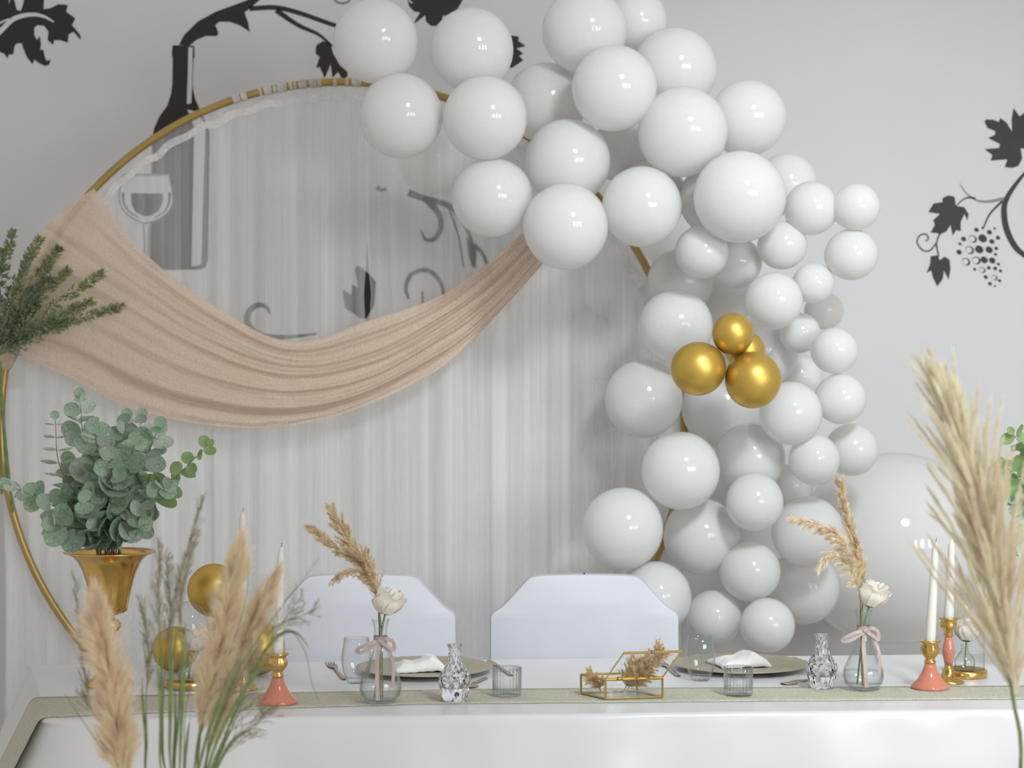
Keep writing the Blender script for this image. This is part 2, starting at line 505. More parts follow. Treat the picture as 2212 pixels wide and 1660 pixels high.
# right hand motif
d = sticker(2200, 300, 'large black vine leaf wall sticker at the right edge')
sticker_fill(d, 'leaf', C8([(855, 235), (870, 220), (925, 222), (970, 240), (985, 208), (1035, 245), (1080, 320), (1076, 220), (1092, 125), (1140, 195), (1180, 165), (1300, 130), (1320, 260), (1400, 300), (1330, 400), (1350, 480), (1180, 460), (1150, 455), (1162, 540), (1130, 600), (1080, 615), (1020, 608), (1042, 545), (905, 555), (920, 510), (855, 462), (975, 452), (980, 420), (885, 370), (940, 345), (945, 315), (880, 290)]))
d = sticker(2170, 470, 'black curved vine wall sticker right of the grape bunch')
sticker_line(d, 'vine', C8([(1260, 580), (1177, 665), (1080, 790), (1022, 900), (1016, 1010), (1040, 1130), (1100, 1250), (1177, 1325), (1280, 1380)]), 2, 8, 21, n=40)
sticker_line(d, 'tendril', C8([(1010, 865), (900, 888), (800, 882), (710, 825), (655, 745)]), 7, 1.5, m='decal_grey')
sticker_line(d, 'tendril', C8([(1000, 885), (900, 990), (845, 1105)]), 5, 3)
sticker_line(d, 'tendril', C8([(780, 862), (720, 858), (670, 880), (625, 925)]), 4, 2)
d = sticker(2045, 465, 'black five-lobed vine leaf wall sticker left of the grape bunch')
sticker_fill(d, 'leaf', C8([(515, 860), (560, 838), (610, 850), (622, 925), (690, 935), (725, 990), (715, 1045), (690, 990), (660, 1060), (662, 1132), (625, 1122), (595, 1168), (578, 1080), (545, 1132), (505, 1152), (415, 1142), (450, 1080), (438, 1040), (492, 990), (398, 975), (440, 905), (510, 895)]))
sticker_line(d, 'stem', C8([(495, 1140), (465, 1220), (470, 1280), (482, 1342)]), 3.5, 3)
sticker_line(d, 'curl', C8([(462, 1230), (410, 1288), (350, 1285), (306, 1225), (325, 1168), (375, 1155), (398, 1190), (375, 1212)]), 3, 3)
d = sticker(2027, 590, 'small black vine leaf wall sticker hanging lowest beside the grapes')
sticker_fill(d, 'leaf', C8([(415, 1335), (470, 1328), (490, 1368), (530, 1338), (570, 1365), (578, 1440), (563, 1525), (525, 1455), (515, 1520), (470, 1582), (435, 1510), (420, 1450), (382, 1472), (412, 1400)]))
d = sticker(2115, 555, 'black bunch of grapes wall sticker on the right of the wall')
rg = random.Random(3)
for gx, gy, gr, hollow in [(790, 1120, 19, 0), (840, 1105, 11, 0), (895, 1140, 21, 0), (938, 1108, 10, 0), (965, 1185, 18, 0), (685, 1195, 21, 0), (760, 1195, 34, 1), (840, 1190, 36, 0), (915, 1215, 21, 0), (648, 1302, 22, 0), (655, 1235, 13, 0), (735, 1285, 36, 1), (812, 1280, 35, 0), (893, 1283, 30, 0), (950, 1272, 16, 0), (945, 1320, 13, 0), (705, 1380, 34, 1), (790, 1370, 34, 1), (852, 1365, 30, 0), (918, 1370, 27, 0), (968, 1400, 13, 0), (775, 1442, 13, 0), (838, 1448, 26, 1), (890, 1430, 16, 0), (942, 1435, 17, 0), (985, 1455, 14, 0), (865, 1505, 17, 0), (935, 1510, 25, 1), (978, 1535, 14, 0), (900, 1560, 16, 0), (940, 1580, 9, 0)]:
    an = math.radians(35)
    def ell(ra, rb, ox=0, oy=0, a0=0, a1=2 * PI, n=14):
        return [(gx + ox + ra * math.cos(a0 + (a1 - a0) * k / n) * math.cos(an) - rb * math.sin(a0 + (a1 - a0) * k / n) * math.sin(an), gy + oy + ra * math.cos(a0 + (a1 - a0) * k / n) * math.sin(an) + rb * math.sin(a0 + (a1 - a0) * k / n) * math.cos(an)) for k in range(n)]
    sticker_fill(d, 'grape', C8(ell(gr * 1.05, gr * 0.86)), 'decal_black', 0)
    if hollow:
        sticker_fill(d, 'grape_shine', C8(ell(gr * 0.72, gr * 0.70, -gr * 0.22, 0)), 'decal_light', 1)

# ------------------------------------------------------------------ gold ring on its stand
RC = Vector(((740 - CX) * RING_Y / F, RING_Y, CZ - (915 - CY) * RING_Y / F))
RR = 738 * RING_Y / F
ring = thing('hoop_stand', (RC.x, RING_Y, 0), 'tall gold metal hoop backdrop stand behind the table', 'backdrop stand')
rows = []
for i in range(129):
    a = 2 * PI * i / 128
    c = RC + Vector((math.cos(a), 0, math.sin(a))) * RR
    rows.append([c + Vector((math.cos(a) * math.cos(b), math.sin(b), math.sin(a) * math.cos(b))) * 0.0115 for b in [2 * PI * k / 12 for k in range(12)]])
MB().grid(rows, closed=True).build('hoop', MATS['ring_gold'], ring)
zb = RC.z - RR
MB().box((RC.x - 0.35, RING_Y - 0.18, 0.0), (RC.x + 0.35, RING_Y + 0.18, 0.012)).build('base_plate', MATS['ring_gold'], ring, smooth=False)
for sx in (-0.12, 0.12):
    MB().tube([(RC.x + sx, RING_Y, 0.012), (RC.x + sx, RING_Y, zb + 0.012)], 0.012, 12).build('post', MATS['ring_gold'], ring)


# ------------------------------------------------------------------ sheer curtain panels hung inside the hoop
SWAG_MID = [(46, 570), (240, 668), (430, 770), (620, 822), (800, 795), (960, 712), (1060, 640), (1148, 548), (1225, 455)]


def curtain(px0, px1, label, seed, slit_side):
    rg = random.Random(seed)
    x0, x1 = (px0 - CX) * RING_Y / F, (px1 - CX) * RING_Y / F
    o = thing('sheer_curtain', ((x0 + x1) / 2, RING_Y, 0), label, 'curtain', 'sheer curtain panels in the hoop')
    n = int((x1 - x0) * 190)
    rows = []
    nz = 26
    xs = [x0 + (x1 - x0) * i / n for i in range(n + 1)]
    R2 = RR - 0.004

    def pleat(x):
        return 0.006 * math.sin(x * 74 + 2.2 * math.sin(x * 9 + seed)) + 0.003 * math.sin(x * 143 + 3 * math.sin(x * 6.0)) + 0.008 * mnoise.noise(Vector((x * 13, seed, 0)))
    for j in range(nz + 1):
        t = j / nz
        row = []
        for i, x in enumerate(xs):
            dx = max(-0.999, min(0.999, (x - RC.x) / R2))
            ztop = RC.z + R2 * math.sqrt(1 - dx * dx)
            z = ztop + (0.03 - ztop) * t
            amp = 0.35 + 0.65 * min(1, t * 3)
            wob = 0.004 * math.sin(z * 5 + x * 31)
            xx = x
            if slit_side:                      # the panels part a little where they meet
                edge = 1 - abs(x - (x1 if slit_side > 0 else x0)) / 0.12
                if edge > 0: xx -= slit_side * edge * 0.011 * math.exp(-((z - 1.68) / 0.10) ** 2)
            row.append(Vector((xx + wob * amp, RING_Y + 0.015 + pleat(x) * amp, z)))
        rows.append(row)
    MB().grid(rows).build('panel', MATS['voile'], o)
    # second voile added to brighten the curtain below the swag, thinner towards the balloons
    for lo_px, hi_px, mname in ((-100, 1235, 'voile_brightening'), (1226, 1600, 'voile')):
        sel = [q_ for q_ in xs if lo_px < CX + q_ * F / RING_Y < hi_px]
        if len(sel) < 2: continue
        rows = []
        for j in range(15):
            row = []
            for x in sel:
                pxx = CX + x * F / RING_Y
                ztop = RC.z + 0.10
                for a, b in zip(SWAG_MID, SWAG_MID[1:]):
                    if a[0] <= pxx <= b[0]:
                        ztop = CZ - ((a[1] + (b[1] - a[1]) * (pxx - a[0]) / (b[0] - a[0])) - CY) * RING_Y / F
                if pxx > SWAG_MID[-1][0]: ztop = min(RC.z + 0.62, RC.z + R2 * math.sqrt(max(0.0, 1 - ((x - RC.x) / R2) ** 2)))
                z = ztop + (0.03 - ztop) * j / 14
                row.append(Vector((x, RING_Y + 0.045 + 0.8 * pleat(x + 0.021), z)))
            rows.append(row)
        MB().grid(rows).build('brightening_layer', MATS[mname], o)
    # gathered heading where the cloth is looped round the hoop
    a0 = math.acos(max(-1, min(1, (x0 - RC.x) / RR)))
    a1 = math.acos(max(-1, min(1, (x1 - RC.x) / RR)))
    band = [[], []]
    m = int(abs(a0 - a1) * 90) + 2
    for i in range(m + 1):
        a = a0 + (a1 - a0) * i / m
        for k, rr in enumerate((RR - 0.030, RR - 0.052)):
            q = rr + 0.007 * mnoise.noise(Vector((a * 9, 3.1, k))) + 0.004 * math.sin(a * 60)
            band[k].append(RC + Vector((math.cos(a) * q, 0.004 + 0.004 * math.sin(a * 90), math.sin(a) * q)))
    if px0 < 700:
        band = [b[int(len(b) * 0.30):] for b in band]
    MB().grid(band).build('heading', MATS['voile_heading'], o)
    # loops tied over the hoop
    for i in range(m):
        a = a0 + (a1 - a0) * (i + rg.random()) / m
        px = CX + (RC.x + RR * math.cos(a)) * F / RING_Y
        if 505 < px < 780 and rg.random() < 0.6:
            c = RC + Vector((math.cos(a), 0, math.sin(a))) * RR
            rad = Vector((math.cos(a), 0, math.sin(a)))
            tg = Vector((-math.sin(a), 0, math.cos(a)))
            wd = rg.uniform(0.003, 0.010)
            rws = []
            for s in (-1, 1):
                rws.append([c + tg * s * wd + (rad * math.cos(b) + Vector((0, 1, 0)) * math.sin(b)) * 0.0145 for b in [2 * PI * q / 12 for q in range(13)]])
            MB().grid(rws).build('loop', MATS['voile_heading'], o)
    return o


curtain(6, 791, 'left sheer white voile panel hanging in the gold hoop', 1, 1)
curtain(790, 1474, 'right sheer white voile panel of the hoop, running behind the balloons', 2, -1)

# ------------------------------------------------------------------ beige gauze swag
top = spl([(203, 408), (300, 535), (450, 652), (625, 738), (800, 692), (950, 640), (1050, 572), (1130, 500), (1210, 420)], 160)
mid = spl([(46, 570), (240, 668), (430, 770), (620, 822), (800, 795), (960, 712), (1060, 640), (1148, 548), (1225, 455)], 160)
bot = spl([(50, 775), (150, 815), (290, 885), (480, 922), (640, 918), (800, 872), (960, 790), (1070, 685), (1168, 575), (1240, 480)], 160)
rows = []
NV = 90
for j in range(NV + 1):
    v = j / NV
    row = []
    for i in range(160):
        u = i / 159
        a = top[i] * ((1 - v) * (1 - 2 * v)) + mid[i] * (4 * v * (1 - v)) + bot[i] * (v * (2 * v - 1))
        wave = v + 0.07 * mnoise.noise(Vector((u * 2.6, v * 1.5, 0.7))) + 0.10 * math.sin(u * 4.3) * (v - v * v)
        amp = 0.011 * min(1, 0.25 + 2.2 * u) * (1 - 0.30 * u)
        fold = math.sin(wave * 2 * PI * 5.2) + 0.55 * math.sin(wave * 2 * PI * 9.3 + 1.3 + u * 3) + 0.9 * mnoise.noise(Vector((u * 2.2, wave * 15, 4)))
        # deep crease above the lower hem
        cre = math.exp(-((v - 0.86 + 0.05 * u) / 0.022) ** 2) * 1.6 * math.exp(-((u - 0.30) / 0.28) ** 2)
        wr = mnoise.noise(Vector((u * 16, v * 9, 2))) * 0.009 * max(0, 1 - u * 1.5) + mnoise.noise(Vector((u * 34, v * 26, 6))) * 0.0032 + mnoise.noise(Vector((u * 9, wave * 34, 8))) * 0.004
        y = RING_Y - 0.042 - 0.075 * math.sin(PI * min(1, u * 1.02)) * (0.5 + 0.5 * math.sin(PI * min(1, v * 0.9))) - amp * fold + 0.026 * cre + wr
        row.append(W(a.x, a.y, y))
    rows.append(row)
sw = MB().grid(rows).build('fabric_swag', MATS['gauze'], origin=W(560, 922, RING_Y - 0.05))
tag(sw, 'beige gauze swag draped across the gold hoop', 'drape')
# its knotted end round the hoop
kn = []
for j in range(15):
    v = j / 14
    row = []
    for i in range(28):
        b = 2 * PI * i / 27
        ang = PI - (0.40 - 0.24 * v)
        c = RC + Vector((math.cos(ang), 0, math.sin(ang))) * RR
        rad = Vector((math.cos(ang), 0, math.sin(ang)))
        r = (0.018 + 0.024 * math.sin(PI * v)) * (1 + 0.18 * math.sin(5 * b + v * 9))
        row.append(c + rad * (r * math.cos(b) * 0.8) + Vector((0, 1, 0)) * r * math.sin(b))
    kn.append(row)
MB().grid(kn).build('tied_end', MATS['gauze'], sw, origin=sw.location)

# ------------------------------------------------------------------ balloons
def balloon_mesh(name, m):
    prof = []
    for i in range(25):
        t = PI * i / 24
        z = -math.cos(t)
        r = math.sin(t)
        if z < 0:
            r *= 1 - 0.10 * z * z
            z *= 1.10
        prof.append((max(r, 1e-7) if 0 < i < 24 else 0.0, z))
    o = MB().lathe(prof, 40)
    me = bpy.data.meshes.new(name)
    me.from_pydata([tuple(p) for p in o.v], [], o.f)
    me.polygons.foreach_set('use_smooth', [True] * len(me.polygons))
    me.materials.append(m)
    k = MB().lathe([(0.0, -1.08), (0.045, -1.09), (0.05, -1.12), (0.03, -1.15), (0.07, -1.19), (0.075, -1.20), (0.0, -1.195)], 14)
    mk = bpy.data.meshes.new(name + '_knot')
    mk.from_pydata([tuple(p) for p in k.v], [], k.f)
    mk.polygons.foreach_set('use_smooth', [True] * len(mk.polygons))
    mk.materials.append(m)
    return me, mk


BM = {k: balloon_mesh(k, MATS[k]) for k in ('balloon_white', 'balloon_pearl', 'balloon_gold')}

# px, py, radius px, tier (0 front .. 2 back, 3 behind the curtain), knot direction in the picture, label
BAL = [
    (811, 88, 91, 0, (0.5, 0.6), 'large white balloon at the upper left end of the garland'),
    (1019, 107, 90, 0, (0.2, 0.6), 'large white balloon second from left in the top row'),
    (865, 250, 90, 0, (0.6, 0.1), 'large white balloon covering the top of the gold hoop'),
    (1048, 255, 91, 0, (0.2, 0.0), 'large white balloon in the second row, right of the hoop top'),
    (1062, 427, 86, 0, (0.9, -0.5), 'white balloon just above the right end of the swag'),
    (1263, 66, 92, 1, (0.3, 0.5), 'large white balloon at the top edge in the middle of the garland'),
    (1180, 222, 88, 2, (0.1, 0.2), 'shaded white balloon behind the two second-row balloons'),
    (1327, 190, 92, 0, (-0.1, 0.5), 'large glossy white balloon below the one at the top edge'),
    (1226, 350, 92, 0, (0.6, -0.4), 'large white balloon in the middle with flattened upper right side'),
    (1222, 490, 92, 0, (0.3, -0.7), 'large white balloon hiding the right end of the swag'),
    (1457, 150, 92, 1, (-0.3, 0.5), 'matt white balloon at upper right of the garland'),
    (1475, 284, 97, 0, (-0.3, 0.6), 'large white balloon below the matt upper right one'),
    (1615, 255, 84, 1, (-0.5, 0.4), 'matt white balloon forming the upper right shoulder of the garland'),
    (1386, 447, 86, 0, (0.6, -0.5), 'white balloon with highlight near its lower right, left of the biggest one'),
    (1405, 425, 78, 1, (0.5, -0.4), 'white balloon mostly hidden behind a white balloon left of the biggest one'),
    (1598, 425, 100, 0, (0.0, 0.5), 'biggest white balloon in the middle of the garland'),
    (1545, 430, 78, 1, (0.2, 0.5), 'white balloon overlapped by the biggest one on its right'),
    (1700, 398, 66, 2, (-0.4, 0.4), 'white balloon half hidden behind the biggest one, upper right'),
    (1753, 450, 58, 0, (-0.5, 0.2), 'small glossy white balloon right of the biggest one'),
    (1850, 447, 51, 0, (-0.7, 0.3), 'small white balloon furthest right in the upper half'),
    (1840, 550, 57, 0, (-0.7, 0.1), 'small white balloon right below the furthest right one'),
    (1690, 530, 54, 0, (0.0, 0.3), 'small white balloon under the lower right of the biggest one'),
    (1516, 545, 58, 0, (0.4, 0.3), 'small white balloon with bright highlight below the biggest one'),
    (1590, 568, 56, 1, (-0.2, 0.5), 'small white balloon wedged beside the bright small one'),
    (1757, 612, 45, 0, (-0.6, 0.2), 'smallest white balloon on the right edge, above the gold trio'),
    (1672, 650, 62, 0, (0.0, 0.6), 'white balloon directly above right of the gold trio'),
    (1780, 672, 42, 2, (-0.6, 0.2), 'greyish balloon peeking out behind the small ones on the right edge'),
    (1728, 720, 44, 1, (-0.4, -0.7), 'small pear-shaped white balloon right of the gold trio'),
    (1803, 758, 50, 0, (-0.6, 0.1), 'small white balloon on the right edge level with the gold trio'),
    (1725, 815, 50, 2, (-0.2, 0.3), 'shaded balloon behind the right edge, lower right of the gold trio'),
    (1816, 862, 55, 0, (-0.5, -0.2), 'white balloon on the right edge just below the gold trio'),
    (1708, 893, 68, 0, (-0.2, -0.3), 'white balloon touching the lower gold balloon'),
    (1840, 972, 57, 1, (-0.6, 0.1), 'white balloon furthest right in the lower half'),
    (1759, 993, 55, 0, (-0.2, 0.2), 'small round white balloon in the lower half, left of the furthest right'),
    (1620, 990, 76, 1, (0.0, 0.3), 'white balloon below the gold trio in the second layer'),
    (1470, 1017, 85, 0, (0.2, 0.6), 'large white balloon on the hoop, left below the gold trio'),
    (1630, 1085, 62, 0, (0.0, 0.4), 'glossy white balloon under the second-layer one below the gold trio'),
    (1345, 1142, 87, 0, (0.5, 0.6), 'large white balloon above the right covered chair'),
    (1418, 1292, 76, 0, (0.0, -0.6), 'white balloon behind the right shoulder of the covered chair'),
    (1515, 1160, 82, 1, (0.4, 0.2), 'white balloon beside the hoop in the lower half'),
    (1745, 1150, 78, 1, (-0.2, 0.2), 'white balloon left of the giant one'),
    (1620, 1235, 66, 1, (0.0, 0.2), 'dim white balloon in the middle near the bottom of the garland'),
    (1658, 1352, 59, 0, (0.0, -0.5), 'small white balloon lowest at the table edge'),
    (1542, 1335, 60, 1, (0.0, -0.4), 'dim white balloon right of the covered chair near the table'),
    (1390, 862, 84, 2, (0.5, 0.3), 'white balloon left of the gold trio, partly veiled by the hoop'),
    (1302, 740, 84, 3, (0.2, 0.1), 'veiled balloon behind the curtain, level with the gold trio'),
    (1340, 612, 82, 3, (0.2, 0.1), 'veiled balloon behind the curtain below the large middle balloons'),
    (1460, 705, 80, 2, (0.2, 0.1), 'shaded balloon upper left of the gold trio'),
    (1335, 1000, 78, 3, (0.2, 0.1), 'veiled balloon behind the curtain in the lower half'),
    (1560, 880, 88, 2, (0.0, 0.1), 'shaded balloon behind and below the gold trio'),
    (1225, 620, 66, 3, (0.3, -0.3), 'faint veiled balloon behind the curtain right of the swag end'),
    (1575, 655, 66, 2, (0.0, 0.1), 'shaded balloon just above the gold trio'),
    (1470, 610, 72, 2, (0.0, 0.1), 'shaded balloon left below the small bright-highlight one'),
    (1250, 1235, 66, 3, (0.3, -0.3), 'faint veiled balloon behind the curtain above the chair back'),
    (1375, 45, 66, 2, (-0.2, 0.4), 'shaded balloon at the top edge behind the middle one'),
    (935, 350, 72, 3, (0.3, 0.3), 'veiled pale balloon behind the curtain between large left balloons'),
    (1350, 325, 74, 2, (0.0, 0.2), 'shaded balloon in the gap between the large middle balloons'),
    (1705, 1052, 50, 2, (0.0, 0.2), 'shaded balloon in the gap above the left of the giant one'),
    (1735, 1270, 78, 2, (0.0, 0.2), 'dim balloon low down between the garland and the giant one'),
    (1640, 760, 84, 2, (0.0, 0.2), 'pearl balloon right behind the gold trio'),
    (1930, 1185, 212, 2, (-0.5, 0.4), 'giant white balloon at the lower right end of the garland'),
]
GOLD = [
    (1508, 797, 59, 0, (0.9, -0.4), 'left gold balloon of the cluster in the white garland'),
    (1627, 822, 60, 0, (-0.6, -0.8), 'lower right gold balloon of the cluster in the white garland'),
    (1583, 721, 45, 0, (0.0, 0.9), 'top gold balloon of the cluster in the white garland'),
    (1610, 757, 42, 0, (-0.5, 0.3), 'small gold balloon half hidden at the back of the garland cluster'),
]
TY = {0: 5.02, 1: 5.14, 2: 5.24, 3: 5.66}
ent = []
for k, (px, py, r, t, kd, lab) in enumerate(BAL):
    y = TY[t]
    if r > 150: y = 5.55
    elif t == 2 and px > 1500: y = 5.34
    ent.append(dict(px=px, py=py, r=r, t=t, kd=kd, lab=lab, y=y - 0.0007 * (k % 7), gold=False))
for k, (px, py, r, t, kd, lab) in enumerate(GOLD):
    ent.append(dict(px=px, py=py, r=r, t=t, kd=kd, lab=lab, y=4.84 if k < 3 else 4.93, gold=True))
for it in range(160):                      # let neighbours push each other apart in depth
    for i in range(len(ent)):
        for j in range(i):
            a, b = ent[i], ent[j]
            d2 = math.hypot(a['px'] - b['px'], a['py'] - b['py'])
            k = 5.15 / F
            ra, rb = a['r'] * k, b['r'] * k
            need = 0.93 * (ra + rb)
            if d2 * k >= need: continue
            dy = math.sqrt(need * need - (d2 * k) ** 2)
            cur = a['y'] - b['y']
            if abs(cur) < dy:
                push = (dy - abs(cur)) * 0.12 * (1 if cur > 0 else -1)
                wa = 0.15 if a['gold'] or a['r'] > 150 else 1
                wb = 0.15 if b['gold'] or b['r'] > 150 else 1
                a['y'] += push * wa; b['y'] -= push * wb
    for e in ent:
        rr = e['r'] * 5.15 / F
        if e['gold']: lo_, hi_ = 4.76, 5.0
        elif e['t'] == 3: lo_, hi_ = RING_Y + 0.05 + rr, WALL_Y - 0.03 - rr
        elif e['px'] - e['r'] < 1440 and e['r'] < 150: lo_, hi_ = 4.86, RING_Y - 0.03 - rr * 0.9
        else: lo_, hi_ = 4.90, WALL_Y - 0.04 - rr
        e['y'] = min(max(e['y'], lo_), hi_)
rb_ = random.Random(11)
for e in ent:
    p = W(e['px'], e['py'], e['y'])
    rad = e['r'] * e['y'] / F
    key = 'balloon_gold' if e['gold'] else ('balloon_pearl' if e['t'] >= 2 and e['r'] < 150 else 'balloon_white')
    me, mk = BM[key]
    o = bpy.data.objects.new('gold_balloon' if e['gold'] else 'white_balloon', me)
    COL.objects.link(o)
    o.location = p
    kd = Vector((e['kd'][0], 0.75, -e['kd'][1])).normalized()
    o.rotation_mode = 'QUATERNION'
    o.rotation_quaternion = (-kd).to_track_quat('Z', 'Y')
    sq = rb_.uniform(0.97, 1.03)
    o.scale = (rad, rad * sq, rad)
    tag(o, e['lab'], 'balloon', 'gold balloons in the garland' if e['gold'] else 'white balloons of the garland')
    kn = bpy.data.objects.new('knot', mk)
    COL.objects.link(kn)
    kn.parent = o

# ------------------------------------------------------------------ table, cloth, runner
def front_y(x): return 3.79 + 0.0563 * (x + 0.95)
def back_y(x): return 4.507 + 0.0804 * (x + 1.17)


XR = 1.75
FL, FR = Vector((-0.95, front_y(-0.95), TZ)), Vector((XR, front_y(XR), TZ))
BL, BR = Vector((-1.17, back_y(-1.17), TZ)), Vector((XR, back_y(XR), TZ))
tb = thing('banquet_table', ((FL.x + XR) / 2, 4.25, 0), 'long banquet table hidden under the white satin cloth', 'table')
ins = 0.03
MB().plate([FL + Vector((ins, ins, -0.028)), FR + Vector((-ins, ins, -0.028)), BR + Vector((-ins, -ins, -0.028)), BL + Vector((ins + 0.01, -ins, -0.028))], (0, 0, 0.024)).build('tabletop', MATS['table_wood'], tb, smooth=False)
for p in (FL + Vector((0.2, 0.12, 0)), FR + Vector((-0.2, 0.12, 0)), BR + Vector((-0.2, -0.12, 0)), BL + Vector((0.25, -0.12, 0))):
    MB().tube([(p.x, p.y, 0), (p.x, p.y, TZ - 0.028)], 0.018, 12).build('leg', MATS['dark_metal'], tb)
NX, NY = 220, 36
grid = [[(FL.lerp(FR, i / NX)).lerp(BL.lerp(BR, i / NX), j / NY) for i in range(NX + 1)] for j in range(NY + 1)]
mb = MB().grid(grid)
loop, side = [], []
for i in range(NX): loop.append(grid[0][i]); side.append('f')
for j in range(NY): loop.append(grid[j][NX]); side.append('r')
for i in range(NX, 0, -1): loop.append(grid[NY][i]); side.append('b')
for j in range(NY, 0, -1): loop.append(grid[j][0]); side.append('l')
n = len(loop)
nrm = []
for i in range(n):
    t = Vector((0, 0, 0))
    for q in (1, 2, 3): t += loop[(i + q) % n] - loop[(i - q) % n]
    nrm.append(Vector((t.y, -t.x, 0)).normalized())
drops = [0, 0.0008, 0.003, 0.007, 0.012, 0.02, 0.035, 0.06, 0.09, 0.13, 0.18, 0.25, 0.34, 0.46, 0.58, 0.70]
outs = [0, 0.0035, 0.007, 0.0095, 0.0105, 0.011, 0.012, 0.013, 0.015, 0.017, 0.019, 0.022, 0.026, 0.03, 0.034, 0.038]
rows = []
s_acc = 0
S = [0]
for i in range(1, n): S.append(S[-1] + (loop[i] - loop[i - 1]).length)
for dr, ou in zip(drops, outs):
    row = []
    for i in range(n):
        s = S[i]
        dd = dr * (0.24 / 0.70) if side[i] == 'b' else dr
        k = min(1, dr / 0.45)
        fold = math.sin(s * 17 + 2.5 * math.sin(s * 2.3)) + 0.6 * math.sin(s * 31 + 1 + 3 * math.sin(s * 1.7)) + 0.8 * mnoise.noise(Vector((s * 6, dr * 2, 0)))
        am = 0.016 if side[i] == 'f' else 0.008
        out = ou + am * k ** 0.7 * (fold + 0.8) + 0.0025 * min(1, dr / 0.03) * mnoise.noise(Vector((s * 9, dr * 25, 5)))
        if side[i] == 'l': out += 0.42 * min(dr, 0.16) + 0.10 * max(0, dr - 0.16)
        # hanging corner, front left
        row.append(loop[i] + nrm[i] * out - Vector((0, 0, dd)))
    rows.append(row)
# smooth the change of flare round the corners
for r in rows[4:]:
    for _ in range(6):
        q = [(r[i - 1] + r[i] * 2 + r[(i + 1) % n]) / 4 for i in range(n)]
        r[:] = [Vector((a.x, a.y, b.z)) for a, b in zip(q, r)]
mb.grid(rows, closed=True)
me = mb.build('tablecloth', MATS['satin'], origin=((FL.x + XR) / 2, 4.25, 0.0))
tag(me, 'long white satin tablecloth hanging over the table front', 'tablecloth')


# runner: along the front of the top, then down over the left end
def run_edges(px):
    t = (px - 112) / (2180 - 112)
    pf = 1551 - 46 * (min(1, t * 2.6) ** 0.7) * 0.52 - 17 * t
    pb = 1506 - 12 * min(1, t * 2.2) - 12 * t
    return pf, pb


ff, bb = [], []
for i in range(81):
    px = 112 + (2420 - 112) * i / 80
    pf, pb = run_edges(px)
    a, b = on_table(px, pf, TZ + 0.0022), on_table(px - 8 * (1 - i / 80), pb, TZ + 0.0022)
    a.y += 0.004 * mnoise.noise(Vector((i * 0.31, 0, 0)))
    ff.append(a); bb.append(b)
lnorm = Vector((-(FL.y - BL.y), (FL.x - BL.x), 0)).normalized()
if lnorm.x > 0: lnorm = -lnorm
edge = lambda y: FL.x + (y - FL.y) * (BL.x - FL.x) / (BL.y - FL.y)
f0, b0 = ff[0].copy(), bb[0].copy()
f0.y = max(f0.y, FL.y + 0.006)
f0.x, b0.x = edge(f0.y), edge(b0.y)
ff[0], bb[0] = f0, b0
hang_f, hang_b = [], []
for dr, ou in list(zip(drops, outs))[1:13]:
    o_ = ou + 0.006 + 0.42 * min(dr, 0.16) + 0.10 * max(0, dr - 0.16) + 0.008 * min(1, dr / 0.45) ** 0.7
    hang_f.append(f0 + lnorm * o_ - Vector((0, 0, dr)) + Vector((0, -0.02 * min(1, dr * 4), 0)))
    hang_b.append(b0 + lnorm * (o_ + 0.004) - Vector((0, 0, dr)))
A = hang_f[::-1] + ff
B = hang_b[::-1] + bb
rows = [[a.lerp(b, k / 8) for a, b in zip(A, B)] for k in range(9)]
rn = MB().grid(rows).build('table_runner', MATS['runner'], origin=(0, 4.05, TZ))
sm = rn.modifiers.new('thickness', 'SOLIDIFY'); sm.thickness = 0.0012; sm.offset = -1
tag(rn, 'grey-green woven linen runner along the front of the table', 'table runner')

